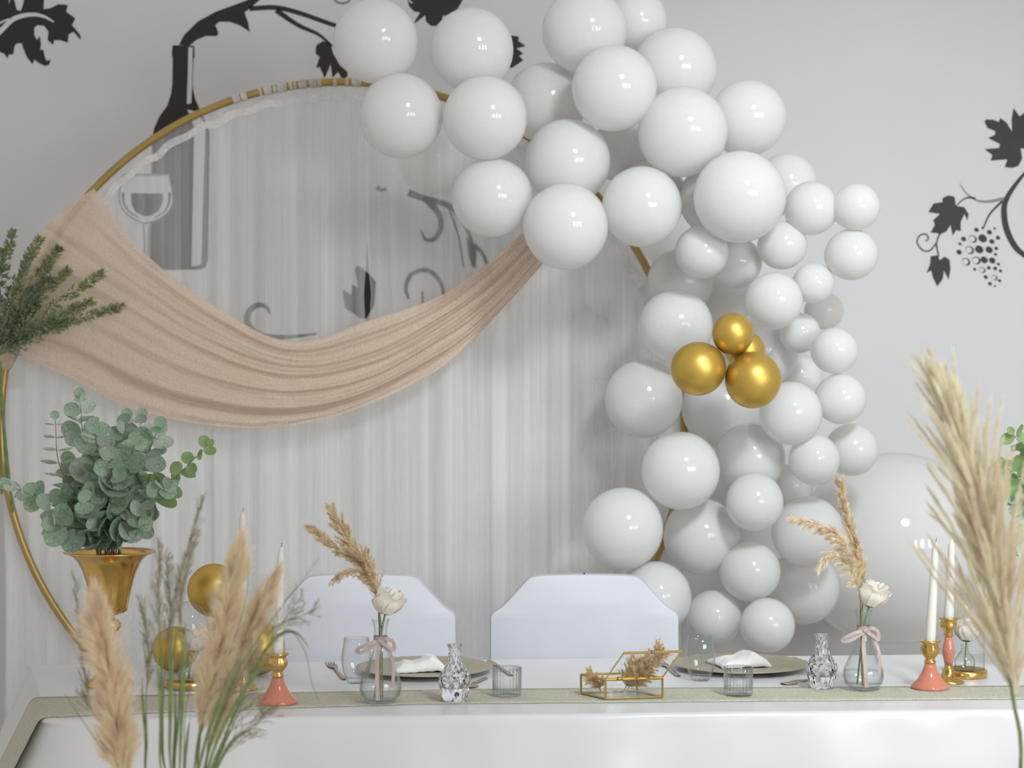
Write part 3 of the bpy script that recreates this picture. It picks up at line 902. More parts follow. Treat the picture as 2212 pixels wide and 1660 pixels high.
# ------------------------------------------------------------------ chairs in white covers
def chair(cx_px, label, tilt=0.0):
    y = 4.92
    k = y / F
    cx = (cx_px - CX) * k
    o = thing('covered_chair', (cx, y, 0), label, 'chair', 'covered chairs behind the table', rz=tilt)
    ztop, zsh = CZ - (1243 - CY) * k, CZ - (1328 - CY) * k
    hw, tw = 201 * k, 118 * k
    # right half of the outline from the top middle down
    half = [(0, ztop + 0.003), (tw * 0.6, ztop + 0.001), (tw * 0.9, ztop - 0.002), (tw * 1.02, ztop - 0.010), (tw * 1.12, ztop - 0.024), (hw * 0.76, zsh + 0.052), (hw * 0.88, zsh + 0.022), (hw * 0.985, zsh + 0.002), (hw, zsh - 0.03), (hw * 1.0, zsh - 0.2), (hw * 0.99, 0.46)]
    hs = spl([(a, b, 0) for a, b in half], 41)
    N = 24
    # front and back skins with a soft cushion shape; a side strip joins them
    def skin(s):
        rows = []
        for q in hs:
            row = []
            for i in range(N + 1):
                t = -1 + 2 * i / N
                x = q.x * t
                bulge = 0.022 * (1 - abs(t) ** 2.6) * min(1, max(0, (ztop - q.y)) / 0.07) ** 0.6
                yy = -0.022 - bulge if s < 0 else 0.026 + 0.5 * bulge
                row.append(Vector((x, yy + 0.10 * (ztop - q.y) * (-0.3), q.y)))
            rows.append(row)
        return rows
    fr, bk = skin(-1), skin(1)
    MB().grid(fr).build('backrest_cover', MATS['chair_cloth'], o, origin=LOC)
    MB().grid(bk).build('back_panel', MATS['chair_cloth'], o, origin=LOC)
    for e in (0, N):
        rim_f = [r[e] for r in fr]; rim_b = [r[e] for r in bk]
        mid_ = [(a + b) / 2 + Vector((0.003 if e else -0.003, 0, 0.002)) for a, b in zip(rim_f, rim_b)]
        MB().grid([rim_f, mid_, rim_b]).build('side_gusset', MATS['chair_piping'], o, origin=LOC)
    # seat with skirt to the floor
    prof = [(hw, -0.46), (hw, 0.02), (-hw, 0.02), (-hw, -0.46)]
    pts = []
    for a, b in zip(prof, prof[1:] + prof[:1]):
        for i in range(14): pts.append((a[0] + (b[0] - a[0]) * i / 14, a[1] + (b[1] - a[1]) * i / 14))
    mbs = MB()
    mbs.grid([[Vector((p[0] * f, (p[1] + 0.22) * f - 0.22, z)) for p in pts] for f, z in ((0.0, 0.485), (0.6, 0.483), (0.93, 0.475), (0.985, 0.465), (1.0, 0.445))], closed=True)
    mbs.build('seat_cover', MATS['chair_cloth'], o, origin=LOC)
    rows = []
    for z in (0.445, 0.3, 0.15, 0.012):
        rows.append([Vector((p[0] * 0.995 + 0.006 * math.sin(i * 1.9) * (0.45 - z) * 2, p[1] - 0.006 * math.sin(i * 2.3) * (0.45 - z) * 2, z)) for i, p in enumerate(pts)])
    MB().grid(rows, closed=True).build('skirt', MATS['chair_cloth'], o, origin=LOC)
    return o


chair(783, 'white covered chair on the left, behind the vase with the left rose')
chair(1262, 'white covered chair on the right, behind the glass keepsake box')

# ------------------------------------------------------------------ glassware and brass
def vase_trumpet(p, label):
    o = thing('trumpet_vase', p, label, 'vase', 'gold trumpet vases')
    o.scale = (0.97, 0.97, 0.945)
    foot = [(0.0, 0.0), (0.054, 0.0), (0.056, 0.004), (0.053, 0.010), (0.040, 0.020), (0.026, 0.034), (0.015, 0.055), (0.011, 0.08), (0.011, 0.118), (0.016, 0.125), (0.011, 0.130)]
    MB().lathe(foot, 48).build('foot', MATS['brass'], o, origin=LOC)
    ball = [(0.011, 0.128), (0.020, 0.132), (0.0265, 0.142), (0.0265, 0.149), (0.020, 0.159), (0.011, 0.163), (0.011, 0.172)]
    MB().lathe(ball, 40).build('ball_knop', MATS['brass'], o, origin=LOC)
    cup = [(0.012, 0.170), (0.030, 0.174), (0.040, 0.180), (0.0425, 0.19), (0.047, 0.215), (0.053, 0.245), (0.061, 0.272), (0.073, 0.298), (0.086, 0.312), (0.100, 0.3185), (0.1035, 0.3215), (0.101, 0.3235), (0.086, 0.317), (0.071, 0.301), (0.058, 0.272), (0.050, 0.245), (0.044, 0.215), (0.038, 0.19), (0.0, 0.186)]
    MB().lathe(cup, 64).build('trumpet', MATS['brass'], o, origin=LOC)
    MB().tube([(0.1035 * math.cos(2 * PI * i / 64), 0.1035 * math.sin(2 * PI * i / 64), 0.3215) for i in range(65)], 0.0024, 8).build('rim', MATS['brass'], o, origin=LOC)
    return o


def candle(p, lean, h, label, r=0.0118):
    o = thing('taper_candle', p, label, 'candle', 'white taper candles')
    pts, nn = [], 14
    mb = MB()
    rows = []
    for i in range(nn + 1):
        t = i / nn
        rr = r * (1 - 0.38 * t)
        if t > 0.96: rr *= 0.45
        c = Vector((lean * t * h, 0, h * t))
        rows.append([c + Vector((rr * math.cos(a), rr * math.sin(a), 0)) for a in [2 * PI * k / 20 for k in range(20)]])
    rows.append([Vector((lean * h, 0, h + 0.002))] * 20)
    mb.grid(rows, closed=True)
    mb.add(rows[0], [tuple(range(20))])
    mb.build('wax_body', MATS['wax'], o, origin=LOC)
    MB().tube([(lean * h, 0, h), (lean * h + 0.001, 0, h + 0.006), (lean * h + 0.002, 0, h + 0.010)], 0.0007, 6).build('wick', MATS['wick'], o, origin=LOC)
    return o


def holder_short(p, label):
    o = thing('candle_holder', p, label, 'candle holder', 'coral glass candle holders')
    base = [(0.0, 0.0), (0.041, 0.0), (0.043, 0.003), (0.042, 0.007), (0.036, 0.012), (0.027, 0.022), (0.019, 0.035), (0.014, 0.048), (0.012, 0.056), (0.0, 0.056)]
    MB().lathe(base, 48).build('glass_base', MATS['coral_glass'], o, origin=LOC)
    cup = [(0.0, 0.055), (0.012, 0.056), (0.0135, 0.060), (0.011, 0.064), (0.010, 0.067), (0.014, 0.072), (0.019, 0.080), (0.0205, 0.088), (0.0175, 0.096), (0.017, 0.099), (0.023, 0.104), (0.0235, 0.107), (0.015, 0.1075), (0.0128, 0.104), (0.0125, 0.094), (0.0, 0.094)]
    MB().lathe(cup, 36, mod=lambda a, i: 1 + (0.05 * math.cos(9 * a) if 5 <= i <= 8 else 0)).build('gold_cup', MATS['brass'], o, origin=LOC)
    return o


def holder_tall(p, label):
    o = thing('candle_holder', p, label, 'candle holder', 'coral glass candle holders')
    foot = [(0.0, 0.0), (0.034, 0.0), (0.036, 0.003), (0.031, 0.008), (0.018, 0.014), (0.011, 0.022), (0.013, 0.028), (0.0095, 0.034), (0.009, 0.042), (0.0, 0.042)]
    MB().lathe(foot, 40).build('gold_foot', MATS['brass'], o, origin=LOC)
    mid_ = [(0.0, 0.041), (0.009, 0.042), (0.011, 0.052), (0.014, 0.066), (0.0145, 0.076), (0.012, 0.088), (0.0095, 0.098), (0.0085, 0.106), (0.0, 0.106)]
    MB().lathe(mid_, 36).build('glass_stem', MATS['coral_glass'], o, origin=LOC)
    cup = [(0.0, 0.105), (0.009, 0.106), (0.012, 0.110), (0.009, 0.114), (0.013, 0.120), (0.0185, 0.128), (0.019, 0.136), (0.016, 0.142), (0.0225, 0.147), (0.0225, 0.150), (0.014, 0.1505), (0.0125, 0.147), (0.0125, 0.138), (0.0, 0.138)]
    MB().lathe(cup, 36).build('gold_cup', MATS['brass'], o, origin=LOC)
    return o


def glass_lathe(outer, wall, seg, o, name, mod=None, m='glass', smooth=True):
    inner = [(max(r - wall, 0.0005), z) for r, z in outer[::-1] if z > wall * 2.2 and r > wall * 1.2]
    prof = [(0.0, outer[0][1])] + outer + inner + [(0.0, inner[-1][1])]
    return MB().lathe(prof, seg, mod=mod).build(name, MATS[m], o, origin=LOC, smooth=smooth)


def round_vase(p, label):
    o = thing('bud_vase', p, label, 'vase', 'round glass bud vases')
    out = [(0.022, 0.0), (0.032, 0.003), (0.042, 0.015), (0.0455, 0.030), (0.044, 0.045), (0.037, 0.062), (0.027, 0.082), (0.019, 0.102), (0.0145, 0.122), (0.0135, 0.140), (0.0145, 0.160), (0.018, 0.174), (0.0200, 0.178)]
    glass_lathe(out, 0.0016, 48, o, 'glass_body')
    wat = [(0.0, 0.0040), (0.028, 0.0048), (0.0395, 0.0155), (0.0432, 0.030), (0.0420, 0.042), (0.0, 0.042)]
    MB().lathe(wat, 40).build('water', MATS['water'], o, origin=LOC)
    return o


def cut_bottle(p, label):
    o = thing('cut_glass_bottle', p, label, 'bottle', 'cut glass bud bottles')
    out = [(0.024, 0.0), (0.027, 0.006), (0.0325, 0.030), (0.0355, 0.046), (0.033, 0.056), (0.026, 0.066), (0.0185, 0.080), (0.0145, 0.094), (0.0125, 0.106), (0.013, 0.114), (0.0155, 0.119), (0.0155, 0.122)]
    glass_lathe(out, 0.0028, 18, o, 'glass_body', m='crystal', mod=lambda a, i: 1 + 0.030 * math.cos(9 * a + PI * (i % 2)), smooth=False)
    MB().tube([(0.0153 * math.cos(2 * PI * i / 28), 0.0153 * math.sin(2 * PI * i / 28), 0.1205) for i in range(29)], 0.0022, 8).build('lip', MATS['glass'], o, origin=LOC)
    return o


def ribbed_tumbler(p, label):
    o = thing('ribbed_tumbler', p, label, 'glass', 'ribbed glass tumblers')
    out = [(0.0295, 0.0), (0.0305, 0.003), (0.0308, 0.012), (0.0312, 0.040), (0.0318, 0.062)]
    glass_lathe(out, 0.0022, 96, o, 'glass_body', m='cut_glass', mod=lambda a, i: 1 + 0.035 * math.cos(22 * a))
    return o


def stemless_glass(p, label):
    o = thing('stemless_glass', p, label, 'glass', 'stemless drinking glasses')
    out = [(0.019, 0.0), (0.021, 0.002), (0.026, 0.012), (0.031, 0.026), (0.0345, 0.046), (0.0345, 0.062), (0.031, 0.085), (0.0285, 0.104)]
    glass_lathe(out, 0.0011, 48, o, 'glass_body')
    return o


def cloche(p, label):
    o = thing('glass_cloche', p, label, 'cloche', 'glass domes with rose inside')
    MB().lathe([(0.0, 0.0), (0.050, 0.0), (0.052, 0.003), (0.052, 0.014), (0.050, 0.018), (0.047, 0.018), (0.0465, 0.013), (0.0, 0.013)], 48).build('brass_base', MATS['brass'], o, origin=LOC)
    H = 0.195
    prof = [(0.0445, 0.014), (0.0455, 0.03), (0.0458, 0.10), (0.0455, 0.130)]
    for k in range(1, 10):
        a = PI / 2 * k / 9
        prof.append((0.0455 * math.cos(a) if k < 9 else 0.0, 0.130 + (H - 0.130) * math.sin(a)))
    MB().lathe(prof, 48).build('glass_dome', MATS['thin_glass'], o, origin=LOC)
    bt = [(0.017, 0.0135), (0.023, 0.016), (0.024, 0.036), (0.022, 0.044), (0.014, 0.054), (0.009, 0.060), (0.0085, 0.072), (0.0105, 0.075)]
    b = glass_lathe(bt, 0.0012, 32, o, 'inner_bottle', m='thin_glass')
    return o


def petal_mesh(w, h, cup, curl, name='petal'):
    rows = []
    for j in range(7):
        v = j / 6
        row = []
        for i in range(7):
            u = -1 + 2 * i / 6
            ww = w * (0.35 + 0.95 * math.sin(PI * (0.12 + 0.62 * v))) * (1 - 0.45 * max(0, v - 0.75) * 4 * (u * u))
            x = u * ww * 0.5
            z = h * v - 0.18 * h * u * u * v
            y = cup * (1 - u * u) * math.sin(PI * min(1, 0.2 + v * 0.7)) + curl * max(0, v - 0.55) ** 2 * 6
            row.append(Vector((x, -y, z)))
        rows.append(row)
    return rows


def rose(p, tilt, m, label, size=0.030, stem_to=None):
    """rose head at p (base of the bloom)"""
    o = thing('rose', p, label, 'flower', 'white roses')
    rg = random.Random(label)
    R = Matrix.Rotation(tilt[0], 3, 'X') @ Matrix.Rotation(tilt[1], 3, 'Y')
    for cnt, rad, h, w_, cup, curl, lean in ((3, 0.08, 1.85, 0.60, 0.22, 0.02, -0.02), (4, 0.22, 1.88, 0.85, 0.26, 0.06, 0.0), (5, 0.40, 1.84, 1.05, 0.28, 0.14, 0.03), (5, 0.54, 1.72, 1.25, 0.28, 0.26, 0.06), (5, 0.62, 1.50, 1.35, 0.26, 0.42, 0.12)):
        off = rg.uniform(0, 6)
        for k in range(cnt):
            a = off + 2 * PI * k / cnt + rg.uniform(-0.15, 0.15)
            rows = petal_mesh(w_ * size, h * size * rg.uniform(0.93, 1.05), cup * size, curl * size)
            mb = MB()
            Rz = Matrix.Rotation(a, 3, 'Z')
            Rl = Matrix.Rotation(lean, 3, 'X')
            out = []
            for row in rows:
                out.append([R @ (Rz @ (Rl @ q + Vector((0, -rad * size * (0.25 + 0.75 * min(1, q.z / (0.6 * size))), 0)))) for q in row])
            mb.grid(out).build('petal', m, o, origin=LOC)
    for k in range(5):
        a = 2 * PI * k / 5
        q = [Vector((0, 0, -0.06 * size)), Vector((0.32 * size, 0, -0.02 * size)), Vector((0.55 * size, 0, 0.22 * size))]
        Rz = Matrix.Rotation(a, 3, 'Z')
        rows = [[R @ (Rz @ (c + Vector((0, s * wv * size, 0)))) for c, wv in zip(spl(q, 6), (0.10, 0.14, 0.14, 0.11, 0.06, 0.01))] for s in (-1, 0, 1)]
        MB().grid(rows).build('sepal', MATS['green_stem'], o, origin=LOC)
    if stem_to:
        st = [Vector((0, 0, 0))] + [Vector(q) - Vector(p) for q in stem_to]
        MB().tube(spl(st, 16), 0.0021, 8).build('stem', MATS['green_stem'], o, origin=LOC)
    return o


def ribbon_bow(p, r, label, h, seed, side=-1):
    o = thing('ribbon', p, label, 'ribbon', 'blush ribbons on the bud vases')
    rg = random.Random(seed)
    rows = [[Vector((r * math.cos(a), r * math.sin(a), z + 0.001 * math.sin(3 * a))) for a in [2 * PI * k / 32 for k in range(33)]] for z in (-0.008, -0.003, 0.003, 0.008)]
    MB().grid(rows).build('band', MATS['ribbon'], o, origin=LOC)

    def strip(pts, wd, name):
        c = spl([Vector(q) for q in pts], 24)
        a, b = [], []
        for i, q in enumerate(c):
            t = (c[min(i + 1, 23)] - c[max(i - 1, 0)]).normalized()
            s = t.cross(Vector((0.25 * math.sin(i * 0.4 + seed), -1, 0.2))).normalized() * wd * 0.5
            a.append(q + s); b.append(q - s)
        MB().grid([a, b]).build(name, MATS['ribbon'], o, origin=LOC)
    f = -r - 0.002
    strip([(0, f, 0), (side * 0.018, f - 0.008, -0.003), (side * 0.042, f - 0.006, -0.014), (side * 0.050, f - 0.002, -0.022), (side * 0.036, f - 0.008, -0.022), (0, f - 0.003, -0.002)], 0.008, 'loop')
    strip([(0, f, 0), (-side * 0.014, f - 0.008, 0.006), (-side * 0.028, f - 0.004, -0.002), (-side * 0.030, f - 0.002, -0.020), (-side * 0.018, f - 0.008, -0.012), (0, f - 0.003, 0)], 0.008, 'loop')
    strip([(0, f, -0.002), (side * 0.004, f - 0.006, -0.03), (side * 0.004, f - 0.026, -0.075), (side * 0.002, f - 0.032, -h + 0.012)], 0.009, 'tail')
    strip([(0, f, -0.002), (-side * 0.022, f - 0.004, -0.025), (-side * 0.030, f - 0.016, -0.055), (-side * 0.028, f - 0.020, -h * 0.72)], 0.007, 'tail')
    MB().lathe([(0.0, -0.006), (0.006, -0.004), (0.007, 0), (0.006, 0.004), (0.0, 0.006)], 12, at=(0, f, 0)).build('knot', MATS['ribbon'], o, origin=LOC)
    return o


ZR = TZ + 0.0025      # top of the runner
pv = on_table(237, 1482); vase_trumpet(pv, 'gold trumpet vase holding eucalyptus on the left end of the table')
pv2 = Vector((1.30, 4.25, TZ)); vase_trumpet(pv2, 'gold trumpet vase of eucalyptus on the right end of the table, past the picture edge')

p = on_table(600, 1520, ZR); holder_short(p, 'short coral glass and gold candle holder on the left end of the runner')
candle(p + Vector((0, 0, 0.0945)), 0.03, 0.238, 'short-standing white taper candle in the left coral holder')
p = on_table(524, 1490, TZ); holder_tall(p, 'tall coral and gold candle holder hidden behind the left pampas plumes')
candle(p + Vector((0, 0, 0.1385)), 0.0, 0.258, 'white taper candle whose tip shows above the left pampas plume')
p = on_table(2009, 1488, ZR); holder_short(p, 'short coral glass and gold candle holder on the right side of the table')
candle(p + Vector((0, 0, 0.0945)), 0.055, 0.232, 'white taper candle in the short right coral holder')
p = on_table(2049, 1476, TZ); holder_tall(p, 'tall coral and gold candlestick beside the right glass dome')
candle(p + Vector((0, 0, 0.1385)), 0.04, 0.19, 'white taper candle in the tall right candlestick')

pd = on_table(408, 1486); cloche(pd, 'glass dome on brass base half hidden behind the left grasses')
pd2 = on_table(2084, 1462); cloche(pd2, 'glass dome on brass base at the right end of the table')
rose(pd + Vector((0.012, 0, 0.083)), (-0.3, 0.1), MATS['rose_blush'], 'blush white rose under the left glass dome', 0.027, [pd + Vector((0.004, 0, 0.055)), pd + Vector((0, 0, 0.02))])
rose(pd2 + Vector((0.004, 0, 0.083)), (-0.35, 0.15), MATS['rose_blush'], 'blush white rose under the right glass dome', 0.027, [pd2 + Vector((0.002, 0, 0.055)), pd2 + Vector((0, 0, 0.02))])

pl = on_table(822, 1518, ZR); round_vase(pl, 'round clear glass bud vase with ribbon left of the plate')
pr = on_table(1865, 1490, ZR); round_vase(pr, 'round clear glass bud vase with ribbon right of the plate')
ribbon_bow(pl + Vector((0, 0, 0.134)), 0.0152, 'blush ribbon bow tied round the left bud vase', 0.134, 1, -1)
ribbon_bow(pr + Vector((0, 0, 0.134)), 0.0152, 'blush ribbon bow tied round the right bud vase', 0.134, 2, -1)
rose(pl + Vector((0.010, -0.004, 0.190)), (-0.15, 0.20), MATS['rose'], 'white rose in the left round bud vase', 0.031, [pl + Vector((0.004, -0.002, 0.16)), pl + Vector((-0.004, 0, 0.10)), pl + Vector((-0.012, 0, 0.012))])
rose(pr + Vector((0.012, -0.004, 0.186)), (-0.15, 0.25), MATS['rose'], 'white rose in the right round bud vase', 0.032, [pr + Vector((0.004, -0.002, 0.155)), pr + Vector((-0.004, 0, 0.10)), pr + Vector((-0.014, 0, 0.012))])

cut_bottle(on_table(982, 1515, ZR), 'cut glass bud bottle beside the left ribbed tumbler')
cut_bottle(on_table(1775, 1488, TZ + 0.0005), 'cut glass bud bottle beside the right round bud vase')
ribbed_tumbler(on_table(1095, 1503, ZR), 'ribbed glass tumbler in the middle, left of the keepsake box')
ribbed_tumbler(on_table(1595, 1502, ZR), 'ribbed glass tumbler in front of the right plate')
stemless_glass(on_table(770, 1476), 'clear stemless glass half hidden behind the left bud vase')
stemless_glass(on_table(1513, 1470), 'clear stemless glass left of the right plate')


# ------------------------------------------------------------------ place settings
def charger(p, label):
    prof = [(0.0, 0.0), (0.105, 0.0), (0.112, 0.004), (0.135, 0.009), (0.160, 0.0125), (0.163, 0.0135), (0.160, 0.0145), (0.135, 0.0115), (0.110, 0.006), (0.0, 0.004)]
    o = MB().lathe(prof, 72).build('charger_plate', MATS['charger_gold'], origin=LOC)
    o.location = p
    return tag(o, label, 'plate', 'gold charger plates')


def napkin(p, label, seed, rz):
    rows = []
    for j in range(19):
        v = j / 18
        row = []
        for i in range(27):
            u = i / 26
            x = (u - 0.5) * 0.125 * (1 + 0.05 * math.sin(v * 5 + seed))
            y = (v - 0.5) * 0.105 * (1 + 0.08 * math.sin(u * 6 + seed))
            e = min(u, 1 - u, v, 1 - v)
            z = 0.016 * min(1, e * 5) ** 0.6 + 0.014 * math.exp(-((u - 0.72) / 0.2) ** 2) * min(1, e * 6) + 0.004 * mnoise.noise(Vector((u * 7, v * 7, seed)))
            row.append(Vector((x, y, z)))
        rows.append(row)
    o = MB().grid(rows).build('napkin', MATS['napkin'], origin=LOC)
    s = o.modifiers.new('thickness', 'SOLIDIFY'); s.thickness = 0.003; s.offset = -1
    o.location = p; o.rotation_euler = (0, 0, rz)
    return tag(o, label, 'napkin', 'white napkins on the plates')


pa, pb_ = on_table(917, 1452), on_table(1598, 1445)
charger(pa, 'round gold charger plate on the left, by the left covered chair')
charger(pb_, 'round gold charger plate on the right, behind the ribbed tumbler')
napkin(pa + Vector((-0.012, 0.0, 0.008)), 'folded white napkin on the left charger plate', 1, 0.15)
napkin(pb_ + Vector((0.0, 0.02, 0.008)), 'folded white napkin on the right charger plate', 2, 0.3)


def cutlery(kind, a, b, label):
    pa_, pb2 = on_table(*a), on_table(*b)
    L = (pb2 - pa_).length
    o = thing(kind, pa_ + Vector((0, 0, 0.0005)), label, 'cutlery', 'gold cutlery')
    o.rotation_euler = (0, 0, math.atan2(pb2.y - pa_.y, pb2.x - pa_.x))

    def blade(pts, name, z=0.0):
        c = []
        rows = []
        for x, hw_, zz in pts:
            rows.append([Vector((x * L, s * hw_, zz + z + q)) for s, q in ((-1, 0.0005), (-0.6, 0.0022), (0.6, 0.0022), (1, 0.0005), (0.6, 0.0), (-0.6, 0.0))])
        MB().grid(rows, closed=True).build(name, MATS['cutlery'], o, origin=LOC)
    blade([(0, 0.002, 0), (0.03, 0.0075, 0), (0.3, 0.0055, 0.001), (0.55, 0.0035, 0.003), (0.62, 0.0032, 0.003)], 'handle')
    if kind == 'fork':
        blade([(0.62, 0.0034, 0.003), (0.70, 0.011, 0.001), (0.77, 0.0125, 0.0)], 'fork_head')
        for k in range(4):
            yk = (-1.5 + k) * 0.0066
            MB().tube([(0.765 * L, yk, 0.0015), (0.9 * L, yk, 0.001), (1.0 * L, yk, 0.003)], lambda t: 0.0018 - 0.0009 * t, 6).build('tine', MATS['cutlery'], o, origin=LOC)
    elif kind == 'knife':
        blade([(0.60, 0.0034, 0.003), (0.64, 0.009, 0.001), (0.9, 0.010, 0.001), (0.97, 0.007, 0.001), (1.0, 0.001, 0.001)], 'knife_blade')
    else:
        blade([(0.60, 0.0034, 0.003), (0.68, 0.012, 0.001), (0.80, 0.019, 0.0), (0.92, 0.016, 0.001), (1.0, 0.002, 0.003)], 'spoon_bowl')
    return o


cutlery('fork', (744, 1470), (711, 1433), 'gold fork left of the left charger plate')
cutlery('knife', (1106, 1462), (1055, 1429), 'gold knife right of the left charger plate')
cutlery('spoon', (1050, 1466), (1008, 1489), 'gold spoon at the front right of the left charger plate')
cutlery('fork', (1466, 1463), (1424, 1431), 'gold fork left of the right charger plate, behind the keepsake box')
cutlery('knife', (1776, 1447), (1712, 1423), 'gold knife right of the right charger plate')
cutlery('spoon', (1765, 1468), (1690, 1481), 'gold spoon at the front right of the right charger plate')

# ------------------------------------------------------------------ glass keepsake box, lid open
B0 = on_table(1308, 1513, ZR)
C0 = on_table(1431, 1509, ZR)
A0 = on_table(1255, 1500, ZR)
u_long = (C0 - B0); u_short = (A0 - B0)
D0 = A0 + u_long
hB = Vector((0, 0, 0.043))
box = thing('keepsake_box', (B0 + D0) / 2, 'gold-edged glass keepsake box with open lid in the middle of the table', 'box')


def bar(a, b, name='frame_bar', r=0.0024, parent=None):
    return MB().tube([a, b], r, 4).build(name, MATS['box_brass'], parent or box, origin=box.location, smooth=False)


lift = Vector((0, 0, 0.0024))
cb = [q + lift for q in (A0, B0, C0, D0)]
ct = [q + hB for q in (A0, B0, C0, D0)]
for i in range(4):
    bar(cb[i], cb[(i + 1) % 4]); bar(ct[i], ct[(i + 1) % 4]); bar(cb[i], ct[i])
for i in range(4):
    q = [cb[i], cb[(i + 1) % 4], ct[(i + 1) % 4], ct[i]]
    nn = (q[1] - q[0]).cross(q[2] - q[1]).normalized() * 0.0008
    MB().plate(q, nn).build('pane', MATS['pane_glass'], box, origin=box.location, smooth=False)
MB().plate([q + Vector((0, 0, 0.0002)) for q in cb], (0, 0, 0.0008)).build('pane', MATS['pane_glass'], box, origin=box.location, smooth=False)
us = u_short.normalized()
lidv = (-us * math.cos(math.radians(44)) + Vector((0, 0, 1)) * math.sin(math.radians(44))) * u_short.length
lt = [ct[1] + lift, ct[2] + lift, ct[2] + lidv + lift, ct[1] + lidv + lift]
lid = MB().plate(lt, (u_long.cross(lidv)).normalized() * 0.0008).build('lid', MATS['pane_glass'], box, origin=box.location, smooth=False)
for i in range(4):
    MB().tube([lt[i], lt[(i + 1) % 4]], 0.0030 if i == 2 else 0.0022, 4).build('lid_frame', MATS['box_brass'], lid, origin=box.location, smooth=False)
mk_ = (lt[2] + lt[3]) / 2
MB().tube([mk_ + u_long * 0.03, mk_ - u_long * 0.03], 0.0042, 8).build('clasp', MATS['dark_metal'], lid, origin=box.location)
for f in (0.2, 0.75):
    h0 = lt[0].lerp(lt[1], f)
    MB().tube([h0, h0 + u_long * 0.10], 0.0038, 8).build('hinge', MATS['box_brass'], lid, origin=box.location)

# ------------------------------------------------------------------ plumes and grasses
def perp(t, rg):
    r = Vector((rg.gauss(0, 1), rg.gauss(0, 1), rg.gauss(0, 1)))
    r = r - t * r.dot(t)
    return r.normalized()


def fibre(mb, p, d0, L, w, droop, rg, bend=None, seg=2):
    """one hair: a tapering ribbon"""
    q = p.copy()
    d = d0.normalized()
    s = d.cross(Vector((rg.gauss(0, 0.4), -1, rg.gauss(0, 0.4)))).normalized()
    vs, fs = [], []
    for k in range(seg + 1):
        ww = w * (1 - k / seg) * 0.5
        if k < seg:
            vs += [q + s * ww, q - s * ww]
        else:
            vs.append(q.copy())
        if bend is not None: d = (d + bend * (1.0 / seg)).normalized()
        d = (d + Vector((0, 0, -droop / seg))).normalized()
        q = q + d * (L / seg)
    for k in range(seg - 1): fs.append((2 * k, 2 * k + 1, 2 * k + 3, 2 * k + 2))
    fs.append((2 * seg - 2, 2 * seg - 1, 2 * seg))
    mb.add(vs, fs)


def frame_at(c, t):
    n = len(c) - 1
    x = min(max(t, 0), 0.9999) * n
    k = int(x)
    return c[k].lerp(c[k + 1], x - k), (c[k + 1] - c[k]).normalized()


def dense_plume(axis, width, nf, flen, rg, wfib=0.0011, droop=0.15, inner=True):
    """smooth, brush-like plume along an axis"""
    c = spl(axis, 30)
    mb = MB()
    left = 0
    for _ in range(nf):
        if left <= 0:                      # hairs grow in tufts
            left = rg.randint(14, 44)
            t0, r0 = rg.random() ** 0.92, None
            reach0, L0 = rg.uniform(0.15, 1.18), rg.uniform(0.6, 1.12)
            if rg.random() < 0.10: reach0, L0, left = rg.uniform(1.2, 1.6), 1.15, 8
        left -= 1
        t = min(0.999, max(0.0, t0 + rg.gauss(0, 0.010)))
        p, tg = frame_at(c, t)
        wr = width(t)
        L = flen * L0 * rg.uniform(0.75, 1.12) * (1 - 0.35 * t)
        if r0 is None: r0 = perp(tg, rg)
        r = r0 + Vector((rg.gauss(0, 0.16), rg.gauss(0, 0.16), rg.gauss(0, 0.16)))
        r = (r - tg * r.dot(tg)).normalized()
        reach = wr * reach0 * rg.uniform(0.88, 1.08)
        ang = math.asin(min(0.9, reach / L))
        d = tg * math.cos(ang) + r * math.sin(ang)
        fibre(mb, p, d, L, wfib * rg.uniform(0.6, 1.4), droop, rg)
    return mb


def feather_plume(axis, blen, nb, per, rg, ang=0.5, flen=0.018, wfib=0.0009, droop=0.5, side=None, core=None):
    """open plume: side branches that carry fine hairs"""
    c = spl(axis, 30)
    mb = MB()
    for b in range(nb):
        t = (b + rg.random()) / nb
        p, tg = frame_at(c, t)
        r = perp(tg, rg)
        if side is not None: r = (r + side * 0.7).normalized()
        L = blen(t) * rg.uniform(0.7, 1.15)
        a = ang * rg.uniform(0.6, 1.25)
        d = (tg * math.cos(a) + r * math.sin(a)).normalized()
        pts = [p.copy()]
        dd = d.copy()
        for k in range(7):
            dd = (dd + Vector((0, 0, -droop / 7)) + tg * 0.02).normalized()
            pts.append(pts[-1] + dd * L / 7)
        mb.tube(pts, lambda s: 0.0005 * (1 - 0.7 * s), 3, cap=False)
        for _ in range(per):
            s = rg.random() ** 0.8
            q, tq = frame_at(pts, s)
            rr = perp(tq, rg)
            an = rg.uniform(0.15, 0.7)
            fibre(mb, q, tq * math.cos(an) + rr * math.sin(an), flen * rg.uniform(0.5, 1.2) * (1 - 0.4 * s), wfib, droop * 0.4, rg)
    return mb


def pampas(stem_pts, mb, m, label, group, stem_mat='olive_stem', r=0.0024, extra=None):
    o = thing('pampas_stem', stem_pts[0], label, 'pampas grass', group)
    MB().tube(spl(stem_pts, 24), lambda t: r * (1 - 0.6 * t), 8).build('stem', MATS[stem_mat], o)
    pl_ = mb.build('plume', MATS[m], o)
    pl_['kind'] = 'stuff'
    return o


rg = random.Random(5)
